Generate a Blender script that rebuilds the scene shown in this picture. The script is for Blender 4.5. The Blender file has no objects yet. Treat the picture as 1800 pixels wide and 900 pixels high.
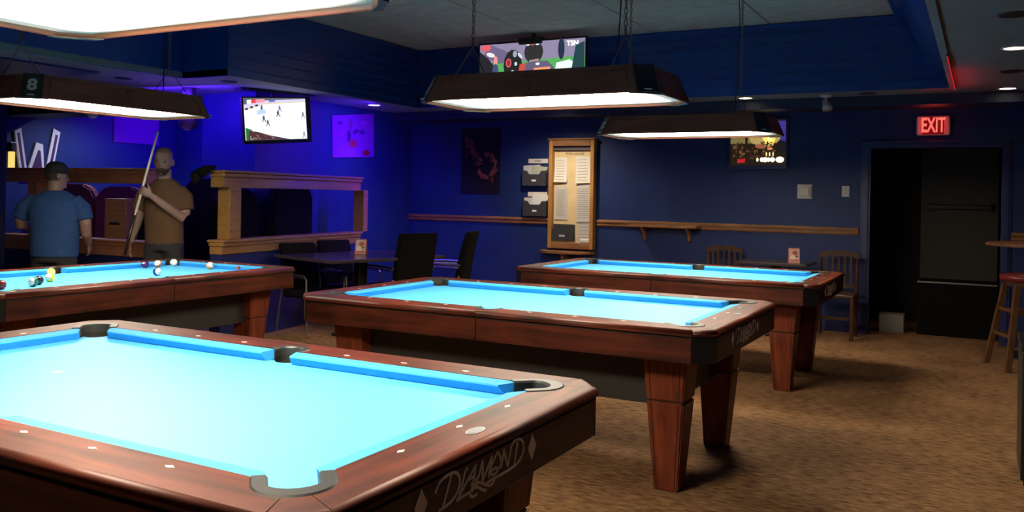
import bpy, bmesh, math, random
from mathutils import Vector, Matrix
random.seed(7)
SC = bpy.context.scene
COL = SC.collection
PI = math.pi

# ------------------------------------------------------------------ camera
YAW = 0.4964; ROLL = 0.0189; CZ = 1.375
R_ = Vector((math.cos(YAW), math.sin(YAW), 0)); F_ = Vector((-math.sin(YAW), math.cos(YAW), 0)); U_ = Vector((0, 0, 1))
cr, sr = math.cos(ROLL), math.sin(ROLL)
cx = R_*cr + U_*sr; cy = U_*cr - R_*sr; cz = -F_
cd = bpy.data.cameras.new('camera'); cam = bpy.data.objects.new('camera', cd); COL.objects.link(cam)
cam.matrix_world = Matrix(((cx.x, cy.x, cz.x, 0), (cx.y, cy.y, cz.y, 0), (cx.z, cy.z, cz.z, CZ), (0, 0, 0, 1)))
cd.sensor_width = 36; cd.lens = 1526.6/1800*36; cd.shift_y = -(450-344.8)/1800; cd.clip_start = .05
SC.camera = cam

# ------------------------------------------------------------------ world, exposure
w = bpy.data.worlds.new('world'); SC.world = w; w.use_nodes = True
w.node_tree.nodes['Background'].inputs[0].default_value = (.5, .6, 1, 1)
w.node_tree.nodes['Background'].inputs[1].default_value = .0
SC.view_settings.view_transform = 'Standard'; SC.view_settings.look = 'None'
SC.view_settings.exposure = -.25; SC.view_settings.gamma = 1; SC.view_settings.use_curve_mapping = False
LAMP_E = 60.0          # radiance of the table lamps' diffusers
DOWN_W = 15.0          # recessed downlights
UV_W = 74.0            # black-light battens

def light(name, kind, loc, energy, color, target=None, size=.1, angle=60, blend=.6, size_y=None):
    d = bpy.data.lights.new(name, kind); d.energy = energy; d.color = color
    if kind == 'SPOT': d.spot_size = math.radians(angle); d.spot_blend = blend; d.shadow_soft_size = size
    if kind == 'POINT': d.shadow_soft_size = size
    if kind == 'AREA':
        d.size = size
        if size_y: d.shape = 'RECTANGLE'; d.size_y = size_y
    o = bpy.data.objects.new(name, d); COL.objects.link(o); o.location = loc
    if target is not None:
        o.rotation_euler = (Vector(target)-Vector(loc)).to_track_quat('-Z', 'Y').to_euler()
    return o
UVC = (.085, .012, 1)
light('uv_light_wall_left', 'AREA', (-6.28, 8.2, 2.42), UV_W*1.5, UVC, (-6.95, 8.1, 1.75), .06, size_y=3.0).rotation_euler.z += 0
light('uv_light_nook', 'AREA', (-7.3, 6.2, 2.36), UV_W*.6, UVC, (-7.4, 6.95, 1.8), 1.0, size_y=.06)
light('uv_light_annex', 'AREA', (-9.0, 7.8, 2.38), UV_W*.5, UVC, (-9.95, 7.9, 1.7), .06, size_y=1.0)
light('uv_light_ceiling', 'AREA', (-7.0, 6.0, 2.0), 3.0, (.25, .1, 1), (-7.0, 6.01, 3), .8)

# ------------------------------------------------------------------ materials
def newmat(name):
    m = bpy.data.materials.new(name); m.use_nodes = True
    return m, m.node_tree, m.node_tree.nodes['Principled BSDF']
def mat(name, col, rough=.6, metal=0, spec=.5, coat=0, emit=None, es=0, noise=0, nscale=20, bump=0, alpha=1, sheen=0):
    m, nt, b = newmat(name)
    b.inputs['Base Color'].default_value = (*col, 1); b.inputs['Roughness'].default_value = rough
    b.inputs['Metallic'].default_value = metal; b.inputs['Specular IOR Level'].default_value = spec
    b.inputs['Coat Weight'].default_value = coat
    b.inputs['Sheen Weight'].default_value = sheen
    if emit: b.inputs['Emission Color'].default_value = (*emit, 1); b.inputs['Emission Strength'].default_value = es
    if noise or bump:
        tc = nt.nodes.new('ShaderNodeTexCoord'); n = nt.nodes.new('ShaderNodeTexNoise')
        n.inputs['Scale'].default_value = nscale; n.inputs['Detail'].default_value = 5
        nt.links.new(tc.outputs['Object'], n.inputs['Vector'])
        if noise:
            r = nt.nodes.new('ShaderNodeValToRGB')
            r.color_ramp.elements[0].position = .3; r.color_ramp.elements[1].position = .7
            r.color_ramp.elements[0].color = (*[c*(1-noise) for c in col], 1)
            r.color_ramp.elements[1].color = (*[min(1, c*(1+noise)) for c in col], 1)
            nt.links.new(n.outputs['Fac'], r.inputs['Fac']); nt.links.new(r.outputs['Color'], b.inputs['Base Color'])
        if bump:
            bp = nt.nodes.new('ShaderNodeBump'); bp.inputs['Strength'].default_value = bump; bp.inputs['Distance'].default_value = .01
            nt.links.new(n.outputs['Fac'], bp.inputs['Height']); nt.links.new(bp.outputs['Normal'], b.inputs['Normal'])
    return m
def woodmat(name, c1, c2, axis='X', rough=.35, coat=.3, scale=3.0):
    m, nt, b = newmat(name)
    tc = nt.nodes.new('ShaderNodeTexCoord'); mp = nt.nodes.new('ShaderNodeMapping')
    s = [14*scale]*3; s['XYZ'.index(axis)] = 1.0*scale; mp.inputs['Scale'].default_value = s
    n = nt.nodes.new('ShaderNodeTexNoise'); n.inputs['Scale'].default_value = 1; n.inputs['Detail'].default_value = 7; n.inputs['Distortion'].default_value = .8
    n2 = nt.nodes.new('ShaderNodeTexNoise'); n2.inputs['Scale'].default_value = 5
    r = nt.nodes.new('ShaderNodeValToRGB'); r.color_ramp.elements[0].position = .32; r.color_ramp.elements[1].position = .68
    r.color_ramp.elements[0].color = (*c1, 1); r.color_ramp.elements[1].color = (*c2, 1)
    add = nt.nodes.new('ShaderNodeMix'); add.data_type = 'FLOAT'; add.inputs[0].default_value = .35
    nt.links.new(tc.outputs['Object'], mp.inputs[0]); nt.links.new(mp.outputs[0], n.inputs['Vector']); nt.links.new(tc.outputs['Object'], n2.inputs['Vector'])
    nt.links.new(n.outputs['Fac'], add.inputs[2]); nt.links.new(n2.outputs['Fac'], add.inputs[3])
    nt.links.new(add.outputs[0], r.inputs['Fac']); nt.links.new(r.outputs['Color'], b.inputs['Base Color'])
    b.inputs['Roughness'].default_value = rough; b.inputs['Coat Weight'].default_value = coat; b.inputs['Coat Roughness'].default_value = .25; b.inputs['Specular IOR Level'].default_value = .22
    return m
_fc = {}
def flat(col, es=0, rough=.7):
    k = (tuple(round(c, 3) for c in col), es, rough)
    if k not in _fc:
        _fc[k] = mat('print_%d' % len(_fc), (0.01, .01, .01) if es else col, rough, spec=.2, emit=col if es else None, es=es)
    return _fc[k]

M = {}
M['rail'] = woodmat('mahogany_rail', (.026, .006, .004), (.185, .036, .014), 'X', .45, .0, 2.0)
M['rail_y'] = woodmat('mahogany_rail_cross', (.026, .006, .004), (.185, .036, .014), 'Y', .45, .0, 2.0)
M['apron'] = woodmat('mahogany_apron', (.020, .005, .003), (.13, .028, .013), 'X', .45, .0, 1.6)
M['end'] = woodmat('mahogany_end', (.022, .006, .004), (.09, .022, .012), 'Y', .4, .1, 2.0)
M['leg'] = woodmat('cherry_leg', (.09, .018, .009), (.25, .055, .023), 'Z', .45, .0, 2.0)
M['groove'] = mat('groove_black', (.012, .006, .005), .6)
M['black'] = mat('black_plastic', (.012, .012, .012), .4)
M['iron'] = mat('pocket_rubber', (.035, .035, .032), .42, spec=.5)
M['liner'] = mat('pocket_liner', (.022, .022, .018), .7, noise=.3, nscale=60)
M['cabinet'] = mat('speckled_black_laminate', (.020, .019, .016), .55, noise=.35, nscale=180)
M['cloth'] = mat('electric_blue_cloth', (.085, .49, .88), .55, spec=.6, noise=.05, nscale=90)
M['cushion'] = mat('electric_blue_cushion', (.055, .41, .84), .7, spec=.3, noise=.05, nscale=90)
M['pearl'] = mat('pearl', (.8, .8, .78), .3)
M['plate'] = mat('nickel_plate', (.22, .23, .25), .35, metal=.4)
M['logo'] = mat('logo_silver', (.95, .84, .66), .5)
M['spot'] = mat('foot_spot', (.30, .27, .24), .6)
M['floor'] = None
M['blue'] = mat('blue_wall_paint', (.013, .030, .120), .5, spec=.3, noise=.12, nscale=3, bump=.04)
M['blue_dark'] = mat('dark_blue_trim_paint', (.014, .022, .11), .4)
M['corr'] = mat('blue_painted_corrugated_metal', (.006, .045, .23), .25, spec=.7)
M['ceil'] = mat('grey_ceiling_board', (.20, .21, .20), .8, noise=.08, nscale=4)
M['ceil_low'] = mat('grey_lower_ceiling_paint', (.20, .23, .24), .75, noise=.08, nscale=4)
M['tile'] = mat('ceiling_tile', (.42, .43, .37), .9, noise=.12, nscale=7)
M['oak'] = woodmat('oak_trim', (.17, .07, .03), (.36, .17, .07), 'X', .45, .1, 2.5)
M['oak_y'] = woodmat('oak_trim_y', (.22, .10, .04), (.42, .22, .09), 'Y', .45, .1, 2.5)
M['pine'] = woodmat('pale_partition_wood', (.22, .105, .028), (.36, .19, .06), 'X', .5, .1, 2.5)
M['pine_x'] = woodmat('pale_partition_wood_x', (.30, .12, .06), (.48, .21, .11), 'X', .5, .1, 2.5)
M['lampwood'] = woodmat('dark_lamp_wood', (.15, .045, .028), (.28, .09, .055), 'X', .55, .0, 2)
M['lampwood_in'] = mat('lamp_lip_orange_wood', (.45, .16, .07), .4)
M['white'] = mat('white_enamel', (.75, .73, .68), .5)
M['chrome'] = mat('chrome', (.30, .30, .30), .38, metal=1)
M['steel'] = mat('dull_chain_steel', (.22, .2, .17), .4, metal=.8)
M['fabric_black'] = mat('black_upholstery', (.006, .0055, .005), .85, spec=.08, noise=.3, nscale=50)
M['table_top'] = mat('dark_laminate_table', (.05, .035, .035), .22)
M['paper'] = mat('paper', (.72, .68, .60), .8)
M['paper2'] = mat('paper_pinned', (.56, .53, .48), .8)
M['smoke'] = mat('smoked_plastic', (.05, .05, .052), .25)
M['red_seat'] = mat('dark_red_vinyl', (.20, .02, .02), .35)
M['door'] = mat('dark_brown_door', (.032, .022, .014), .5)
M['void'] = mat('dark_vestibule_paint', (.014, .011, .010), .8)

# carpet
m, nt, b = newmat('streaky_brown_carpet')
tc = nt.nodes.new('ShaderNodeTexCoord'); mp = nt.nodes.new('ShaderNodeMapping'); mp.inputs['Scale'].default_value = (14, 60, 1)
n = nt.nodes.new('ShaderNodeTexNoise'); n.inputs['Scale'].default_value = 1.0; n.inputs['Detail'].default_value = 4
n2 = nt.nodes.new('ShaderNodeTexNoise'); n2.inputs['Scale'].default_value = 2.3; n2.inputs['Detail'].default_value = 3
n3 = nt.nodes.new('ShaderNodeTexNoise'); n3.inputs['Scale'].default_value = 160
r = nt.nodes.new('ShaderNodeValToRGB'); r.color_ramp.elements[0].position = .36; r.color_ramp.elements[1].position = .66
r.color_ramp.elements[0].color = (.11, .050, .020, 1); r.color_ramp.elements[1].color = (.44, .235, .105, 1)
mx = nt.nodes.new('ShaderNodeMix'); mx.data_type = 'FLOAT'; mx.inputs[0].default_value = .25
L_ = nt.links.new
L_(tc.outputs['Object'], mp.inputs[0]); L_(mp.outputs[0], n.inputs['Vector']); L_(tc.outputs['Object'], n2.inputs['Vector']); L_(tc.outputs['Object'], n3.inputs['Vector'])
L_(n.outputs['Fac'], mx.inputs[2]); L_(n2.outputs['Fac'], mx.inputs[3]); L_(mx.outputs[0], r.inputs['Fac']); L_(r.outputs['Color'], b.inputs['Base Color'])
bp = nt.nodes.new('ShaderNodeBump'); bp.inputs['Strength'].default_value = .5; bp.inputs['Distance'].default_value = .01
L_(n3.outputs['Fac'], bp.inputs['Height']); L_(bp.outputs['Normal'], b.inputs['Normal']); b.inputs['Roughness'].default_value = .9; b.inputs['Specular IOR Level'].default_value = .2
M['floor'] = m

# lamp diffuser: tubes sit over the middle, so the lens glows brightest there; fine prismatic cells
m, nt, b = newmat('prismatic_diffuser')
tc = nt.nodes.new('ShaderNodeTexCoord'); sp = nt.nodes.new('ShaderNodeSeparateXYZ'); L_ = nt.links.new
L_(tc.outputs['Object'], sp.inputs[0])
def mth(op, a, b_=None, clamp=False):
    n_ = nt.nodes.new('ShaderNodeMath'); n_.operation = op; n_.use_clamp = clamp
    for i_, v_ in enumerate((a, b_)):
        if v_ is None: continue
        if isinstance(v_, (int, float)): n_.inputs[i_].default_value = v_
        else: L_(v_, n_.inputs[i_])
    return n_.outputs[0]
ax = mth('ABSOLUTE', sp.outputs[0]); ay = mth('ABSOLUTE', sp.outputs[1])
fx = mth('POWER', mth('MULTIPLY', mth('SUBTRACT', .66, ax), 5, True), 2.5); fy = mth('POWER', mth('MULTIPLY', mth('SUBTRACT', .30, ay), 10, True), 2.0)
fx = mth('MAXIMUM', fx, .008); fy = mth('MAXIMUM', fy, .012)
cell = mth('ADD', mth('MULTIPLY', mth('MULTIPLY', mth('SINE', mth('MULTIPLY', sp.outputs[0], 420)), mth('SINE', mth('MULTIPLY', sp.outputs[1], 420))), .25), .85)
st = mth('MULTIPLY', mth('MULTIPLY', mth('MULTIPLY', fx, fy), cell), LAMP_E)
L_(st, b.inputs['Emission Strength']); b.inputs['Emission Color'].default_value = (1, .86, .66, 1)
b.inputs['Base Color'].default_value = (.6, .58, .5, 1)
M['diffuser'] = m
m2 = m.copy(); m2.name = 'prismatic_diffuser_boosted'      # nearest lamp's emission raised to whiten the cloth below it
for n_ in m2.node_tree.nodes:
    if n_.type == 'MATH' and n_.operation == 'MULTIPLY' and any(abs(i_.default_value-LAMP_E) < 1e-4 for i_ in n_.inputs if not i_.is_linked): n_.inputs[1].default_value = LAMP_E*1.3
M['diffuser_bright'] = m2

# ------------------------------------------------------------------ helpers
def obj(name, bm, m=None, parent=None, loc=None, rot=None, smooth=False, kind=None, label=None):
    me = bpy.data.meshes.new(name)
    if isinstance(bm, bpy.types.Mesh): me = bm
    else: bm.to_mesh(me); bm.free()
    for x in (m if isinstance(m, (list, tuple)) else [m] if m else []): me.materials.append(x)
    if smooth:
        for p in me.polygons: p.use_smooth = True
    o = bpy.data.objects.new(name, me); COL.objects.link(o)
    if parent: o.parent = parent
    if loc is not None: o.location = loc
    if rot is not None: o.rotation_euler = rot
    if kind: o['kind'] = kind
    if label: o['label'] = label
    return o
def tag(o, label, cat, group=None):
    o['label'] = label; o['category'] = cat
    if group: o['group'] = group
    return o
def thing(name, label, cat, loc, rz=0, group=None):
    o = bpy.data.objects.new(name, None); COL.objects.link(o); o.location = loc; o.rotation_euler = (0, 0, rz)
    o.empty_display_size = .1
    return tag(o, label, cat, group)
def copy_tree(o, parent=None):
    c = o.copy(); COL.objects.link(c); c.parent = parent
    for ch in list(o.children): copy_tree(ch, c)
    return c
def BM(): return bmesh.new()
def box(bm, x0, x1, y0, y1, z0, z1, bev=0, seg=2, mi=0):
    r = bmesh.ops.create_cube(bm, size=1, matrix=Matrix.Translation(((x0+x1)/2, (y0+y1)/2, (z0+z1)/2)) @ Matrix.Diagonal((abs(x1-x0), abs(y1-y0), abs(z1-z0), 1)))
    vs = r['verts']
    if mi: 
        for f in {f for v in vs for f in v.link_faces}: f.material_index = mi
    if bev:
        es = list({e for v in vs for e in v.link_edges})
        bmesh.ops.bevel(bm, geom=es, offset=bev, segments=seg, affect='EDGES', profile=.5)
    return vs
def bx(*a, **k):
    bm = BM(); box(bm, *a, **k); return bm
def prism(bm, pts, z0, z1, mi=0):
    lo = [bm.verts.new((x, y, z0)) for x, y in pts]; hi = [bm.verts.new((x, y, z1)) for x, y in pts]; n = len(pts)
    fs = [bm.faces.new(lo[::-1]), bm.faces.new(hi)]
    for i in range(n): fs.append(bm.faces.new((lo[i], lo[(i+1) % n], hi[(i+1) % n], hi[i])))
    for f in fs: f.material_index = mi
    bmesh.ops.recalc_face_normals(bm, faces=fs)
    return fs
def loft(bm, rings, caps=True, mi=0, closed_ring=True):
    vs = [[bm.verts.new(p) for p in rg] for rg in rings]; n = len(rings[0]); fs = []
    for a, b_ in zip(vs, vs[1:]):
        for i in range(n if closed_ring else n-1): fs.append(bm.faces.new((a[i], a[(i+1) % n], b_[(i+1) % n], b_[i])))
    if caps and closed_ring: fs += [bm.faces.new(vs[0][::-1]), bm.faces.new(vs[-1])]
    for f in fs: f.material_index = mi
    return fs
def ering(c, a, b_, n=16):
    c, a, b_ = Vector(c), Vector(a), Vector(b_)
    return [c+a*math.cos(2*PI*i/n)+b_*math.sin(2*PI*i/n) for i in range(n)]
def tube(bm, pts, rad, n=8, mi=0):
    pts = [Vector(p) for p in pts]
    if not isinstance(rad, (list, tuple)): rad = [rad]*len(pts)
    rings = []; prev = None
    for i, p in enumerate(pts):
        t = (pts[min(i+1, len(pts)-1)]-pts[max(i-1, 0)]).normalized()
        if prev is None: prev = t.orthogonal().normalized()
        a = (prev - t*prev.dot(t)).normalized(); prev = a; b_ = t.cross(a)
        rings.append(ering(p, a*rad[i], b_*rad[i], n))
    loft(bm, rings, mi=mi)
def cyl(bm, c, r, z0, z1, n=20, r2=None, mi=0):
    r2 = r if r2 is None else r2
    loft(bm, [ering((c[0], c[1], z0), (r, 0, 0), (0, r, 0), n), ering((c[0], c[1], z1), (r2, 0, 0), (0, r2, 0), n)], mi=mi)
def lathe(bm, prof, c=(0, 0, 0), n=20, mi=0):
    loft(bm, [ering((c[0], c[1], c[2]+z), (max(r, 1e-4), 0, 0), (0, max(r, 1e-4), 0), n) for r, z in prof], mi=mi)
def sphere(bm, c, r, u=16, v=10, sc=(1, 1, 1)):
    bmesh.ops.create_uvsphere(bm, u_segments=u, v_segments=v, radius=r, matrix=Matrix.Translation(c) @ Matrix.Diagonal((*sc, 1)))
def remesh(bm, voxel, smooth=6, fac=.5):
    bmesh.ops.recalc_face_normals(bm, faces=bm.faces)
    me = bpy.data.meshes.new('raw'); bm.to_mesh(me); bm.free()
    o = bpy.data.objects.new('raw', me); COL.objects.link(o)
    md = o.modifiers.new('r', 'REMESH'); md.mode = 'VOXEL'; md.voxel_size = voxel
    if smooth: s = o.modifiers.new('s', 'SMOOTH'); s.iterations = smooth; s.factor = fac
    dg = bpy.context.evaluated_depsgraph_get(); dg.update()
    out = bpy.data.meshes.new_from_object(o.evaluated_get(dg)); bpy.data.objects.remove(o)
    for p in out.polygons: p.use_smooth = True
    return out
def text_mesh(s, size, extrude=.001, shear=0, bold=.0, align='CENTER', sx=1.0, spacing=1.0):
    cu = bpy.data.curves.new('t', 'FONT'); cu.body = s; cu.size = size; cu.extrude = extrude; cu.shear = shear; cu.offset = bold
    cu.align_x = align; cu.align_y = 'CENTER'; cu.space_character = spacing
    o = bpy.data.objects.new('t', cu); COL.objects.link(o)
    dg = bpy.context.evaluated_depsgraph_get(); dg.update()
    me = bpy.data.meshes.new_from_object(o.evaluated_get(dg)); bpy.data.objects.remove(o)
    me.materials.clear()
    me.transform(Matrix.Diagonal((sx, 1, 1, 1)))
    return me
def basis(U, V, P):
    U = Vector(U).normalized(); V = Vector(V).normalized(); N = U.cross(V)
    return Matrix(((U.x, V.x, N.x, P[0]), (U.y, V.y, N.y, P[1]), (U.z, V.z, N.z, P[2]), (0, 0, 0, 1)))
def put_text(name, s, size, P, U, V, m, parent=None, **k):
    me = text_mesh(s, size, **k); me.transform(basis(U, V, P)); return obj(name, me, m, parent)
def art(name, parent, P, U, V, W, H, shapes, es=0, step=.0004, rough=.7, label=None):
    """flat print: coloured polygons in (u,v) 0..1, v up, on the plane at P (lower left), layered a hair apart"""
    bm = BM(); mats = []; T = basis(U, V, P)
    for i, (c, pts) in enumerate(shapes):
        e_ = es
        if len(c) == 4: e_ = c[3]; c = c[:3]
        mm = flat(c, e_, rough)
        if mm not in mats: mats.append(mm)
        f = bm.faces.new([bm.verts.new(T @ Vector((u*W, v*H, step*i))) for u, v in pts]); f.material_index = mats.index(mm)
    bmesh.ops.recalc_face_normals(bm, faces=bm.faces)
    N = Vector(U).cross(Vector(V))
    for f in bm.faces:
        f.normal_update()
        if f.normal.dot(N) < 0: f.normal_flip()
    return obj(name, bm, mats, parent, label=label)
def ell(cx_, cy_, a, b_, n=14, rot=0):
    return [(cx_+a*math.cos(t)*math.cos(rot)-b_*math.sin(t)*math.sin(rot), cy_+a*math.cos(t)*math.sin(rot)+b_*math.sin(t)*math.cos(rot)) for t in [2*PI*i/n for i in range(n)]]
def struct(name, bm, m, parent=None, **k): return obj(name, bm, m, parent, kind='structure', **k)
FULL = [(0, 0), (1, 0), (1, 1), (0, 1)]

# ------------------------------------------------------------------ the room
YB = 9.8; XL = -6.9; ZC = 2.45; ZT = 3.165
DX0, DX1, DZ = -1.03, .165, 1.945
struct('floor', bx(-10.6, 2.2, -2.2, 12.2, -.1, 0), M['floor'])
# back wall with doorway
bm = BM()
box(bm, XL, DX0, YB, YB+.15, 0, ZC); box(bm, DX1, 2.2, YB, YB+.15, 0, ZC); box(bm, DX0, DX1, YB, YB+.15, DZ, ZC)
struct('wall_back', bm, M['blue'])
bm = BM(); box(bm, XL-.15, XL, 6.9, YB+.15, 0, ZC); struct('wall_left', bm, M['blue'])
struct('wall_nook', bx(-7.7, XL-.15, 6.9, 7.05, 0, ZC), M['blue'])
struct('wall_annex_back', bx(-10.05, -7.55, 8.4, 8.55, 0, ZC), M['blue'])
struct('wall_annex_side', bx(-7.7, -7.55, 7.05, 8.4, 0, ZC), M['blue'])
struct('wall_annex_left', bx(-10.05, -9.9, -2.2, 8.4, 0, ZC), M['blue'])
struct('wall_right', bx(1.8, 1.95, -2.2, YB, 0, 3.3), M['blue'])
struct('wall_front', bx(-10.05, 1.95, -2.2, -2.05, 0, 3.3), M['blue'])
struct('trim_1', bx(-9.75, -9.03, 5.2, 5.5, 0, ZC, bev=.01), M['blue_dark'])
# vestibule behind the doorway
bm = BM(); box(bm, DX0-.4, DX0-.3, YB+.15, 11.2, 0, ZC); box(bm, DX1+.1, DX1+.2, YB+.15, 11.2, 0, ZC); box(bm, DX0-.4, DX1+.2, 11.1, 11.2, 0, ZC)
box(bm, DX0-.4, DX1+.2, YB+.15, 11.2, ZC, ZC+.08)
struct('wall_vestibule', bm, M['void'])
# lower ceiling round the tray (hole x -6.2..-.28, y 0.4..8.95 with a jog on the left)
bm = BM()
TX0, TX1, TY0, TY1 = -6.2, -.28, -.6, 8.95; JX, JY = -6.8, 5.84
box(bm, -10.6, TX0, JY, YB+.2, ZC, ZC+.06); box(bm, -10.6, JX, -2.2, JY, ZC, ZC+.06)
box(bm, TX0, TX1, TY1, YB+.2, ZC, ZC+.06); box(bm, TX1, 2.2, -2.2, YB+.2, ZC, ZC+.06); box(bm, JX, TX1, -2.2, TY0, ZC, ZC+.06)
struct('ceiling', bm, M['ceil_low'])
# tray: corrugated faces made of real ribs
def ribbed(a, b_, ta, tb, inward, nrib=7):
    """a,b bottom ends; ta,tb top ends; ribs run horizontally, standing out towards 'inward'"""
    bm = BM(); a, b_, ta, tb, inward = map(Vector, (a, b_, ta, tb, inward)); A = []; Bv = []
    prof = []
    for i in range(nrib):
        t0 = i/nrib; d = 1/nrib
        prof += [(t0, 0), (t0+d*.70, 0), (t0+d*.80, .020), (t0+d*.92, .020), (t0+d*.97, 0)]
    prof.append((1, 0))
    for t, h in prof:
        A.append(bm.verts.new(a.lerp(ta, t)+inward*(h+.004))); Bv.append(bm.verts.new(b_.lerp(tb, t)+inward*(h+.004)))
    for i in range(len(prof)-1): bm.faces.new((A[i], Bv[i], Bv[i+1], A[i+1]))
    bmesh.ops.recalc_face_normals(bm, faces=bm.faces)
    for f in bm.faces:
        f.normal_update()
        if f.normal.dot(inward) < 0: f.normal_flip()
    return bm
struct('trim_2', ribbed((TX0, TY1, ZC), (TX1, TY1, ZC), (TX0, TY1, ZT), (-.75, TY1, ZT), (0, -1, 0)), M['corr'])
struct('trim_3', ribbed((TX0, JY, ZC), (TX0, TY1, ZC), (TX0, JY, ZT), (TX0, TY1, ZT), (1, 0, 0)), M['corr'])
struct('trim_4', ribbed((TX1, TY0, ZC), (TX1, TY1, ZC), (-.75, TY0, ZT), (-.75, TY1, ZT), (-.8, 0, -.6), 2), M['corr'])
struct('trim_5', bx(JX, TX0, JY, JY+.03, ZC, ZT), M['corr'])
struct('trim_6', bx(JX-.03, JX, TY0, JY, ZC, ZT), M['corr'])
struct('trim_7', bx(JX, -.5, TY0-.03, TY0, ZC, ZT), M['corr'])
tc_ = struct('ceiling_tray', bx(JX-.1, TX1+.1, TY0-.1, TY1+.1, ZT+.02, ZT+.08), M['ceil'])
i = 0; tile_me = None
y = TY0
while y < TY1-.01:
    x = JX
    while x < TX1-.4:
        x1 = min(x+1.22, -.72); y1 = min(y+1.22, TY1)
        if x1-x > .1:
            o = obj('ceiling_tile', bx(x+.006, x1-.006, y+.006, y1-.006, ZT, ZT+.018, bev=.003, seg=1), M['tile'], tc_)
        x += 1.22
    y += 1.22
# grey trim bead and the added red strip on the tray's right edge
struct('trim_8', bx(TX1, TX1+.05, TY0, TY1, ZC-.02, ZC-.001, bev=.004), M['ceil_low'])
# cornice box along the back wall, and its bead
struct('trim_9', bx(XL, 1.8, 9.36, YB, 2.345, ZC-.001), mat('cornice_dark_blue', (.018, .022, .055), .5))
struct('trim_10', bx(XL, 1.8, 9.35, 9.36, 2.345, 2.357), M['blue_dark'])
# ceiling soffit panel in the annex
struct('trim_11', bx(-8.2, -7.15, 3.2, 5.2, ZC-.02, ZC-.001), M['blue_dark'])
struct('trim_12', bx(-9.9, -8.1, 5.9, 6.35, 2.18, ZC-.001), mat('bulkhead_dark', (.02, .02, .045), .6))

# chair rails
def rail_bm(x0, x1):
    bm = BM()
    box(bm, x0, x1, YB-.018, YB, 1.03, 1.11, bev=.004); box(bm, x0, x1, YB-.034, YB-.016, 1.075, 1.102, bev=.006); box(bm, x0, x1, YB-.028, YB-.016, 1.04, 1.055, bev=.004)
    return bm
struct('trim_13', rail_bm(XL, -4.76), M['oak']); struct('trim_14', rail_bm(-4.12, -1.14), M['oak']); struct('trim_15', rail_bm(.25, 1.8), M['oak'])
struct('baseboard_back', bx(XL, DX0-.1, YB-.015, YB, 0, .1), M['blue_dark'])

# door casing, door, push bar
bm = BM()
for x0, x1 in ((DX0-.1, DX0), (DX1, DX1+.085)):
    box(bm, x0, x1, YB-.025, YB+.15, 0, DZ, bev=.004); box(bm, x0+.02, x1-.02, YB-.038, YB-.02, 0, DZ+.03, bev=.004)
box(bm, DX0-.1, DX1+.085, YB-.025, YB+.15, DZ, DZ+.075, bev=.004); box(bm, DX0-.1, DX1+.085, YB-.045, YB-.02, DZ+.055, DZ+.075, bev=.004)
struct('trim_16', bm, M['blue_dark'])
d1 = struct('door_1', bx(-.62, .16, 11.02, 11.07, 0, 2.05, bev=.004), M['door'])
obj('push_bar', bx(-.55, .1, 10.95, 10.985, 1.32, 1.37, bev=.008), M['black'], d1)
for x in (-.55, .07): obj('bar_bracket', bx(x, x+.04, 10.97, 11.03, 1.30, 1.39, bev=.005), M['black'], d1)
t = thing('storage_chest', 'low black chest with a pale metal top edge in the dark doorway', 'chest', (-.17, 10.35, 0))
obj('body', bx(-.42, .32, -.25, .25, 0, .56, bev=.01), mat('chest_black', (.004, .004, .004), .7, spec=.1), t)
obj('edge_trim', bx(-.42, .32, -.262, -.25, .55, .565), M['chrome'], t)
t = thing('carton', 'small pale cardboard carton on the floor just inside the doorway', 'box', (-.83, 10.15, 0))
obj('carton_body', bx(-.12, .12, -.1, .1, 0.0, .19, bev=.004), mat('pale_cardboard', (.16, .145, .12), .8), t)
for s in (-1, 1): obj('flap', bx(-.12, .12, s*.052-.048, s*.052+.048, .19, .195), mat('card_flap%d' % s, (.15, .135, .11), .8), t)

# ------------------------------------------------------------------ pool tables
def arc(c, r, a0, a1, n=10):
    return [(c[0]+r*math.cos(math.radians(a0+(a1-a0)*i/n)), c[1]+r*math.sin(math.radians(a0+(a1-a0)*i/n))) for i in range(n+1)]
CP = (1.03, .53); RP = .086; MP = (0, .565); RM = .076
def sgn(pts, sx, sy):
    p = [(x*sx, y*sy) for x, y in pts]
    return p if sx*sy > 0 else p[::-1]
def solid(pts, z0, z1, bev=0, mi=0, rail=False):
    bm = BM(); prism(bm, pts, z0, z1, mi)
    if bev:
        top = [e for e in bm.edges if all(v.co.z > z1-1e-6 for v in e.verts)]
        def outer(e):
            m_ = (e.verts[0].co+e.verts[1].co)/2; ed = e.verts[0].co-e.verts[1].co
            return rail and (abs(abs(m_.y)-.705) < .002 or abs(abs(m_.x)-1.2) < .002 or abs(m_.x)+abs(m_.y) > 1.80) and ed.length > .05
        o_ = [e for e in top if outer(e)]; i_ = [e for e in top if not outer(e)]
        if not rail: bmesh.ops.bevel(bm, geom=i_, offset=bev, segments=2, affect='EDGES')
        if o_:
            r_ = bmesh.ops.bevel(bm, geom=o_, offset=.019, segments=5, affect='EDGES', profile=.5)
            for f in r_['faces']: f.smooth = True
    return bm
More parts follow.
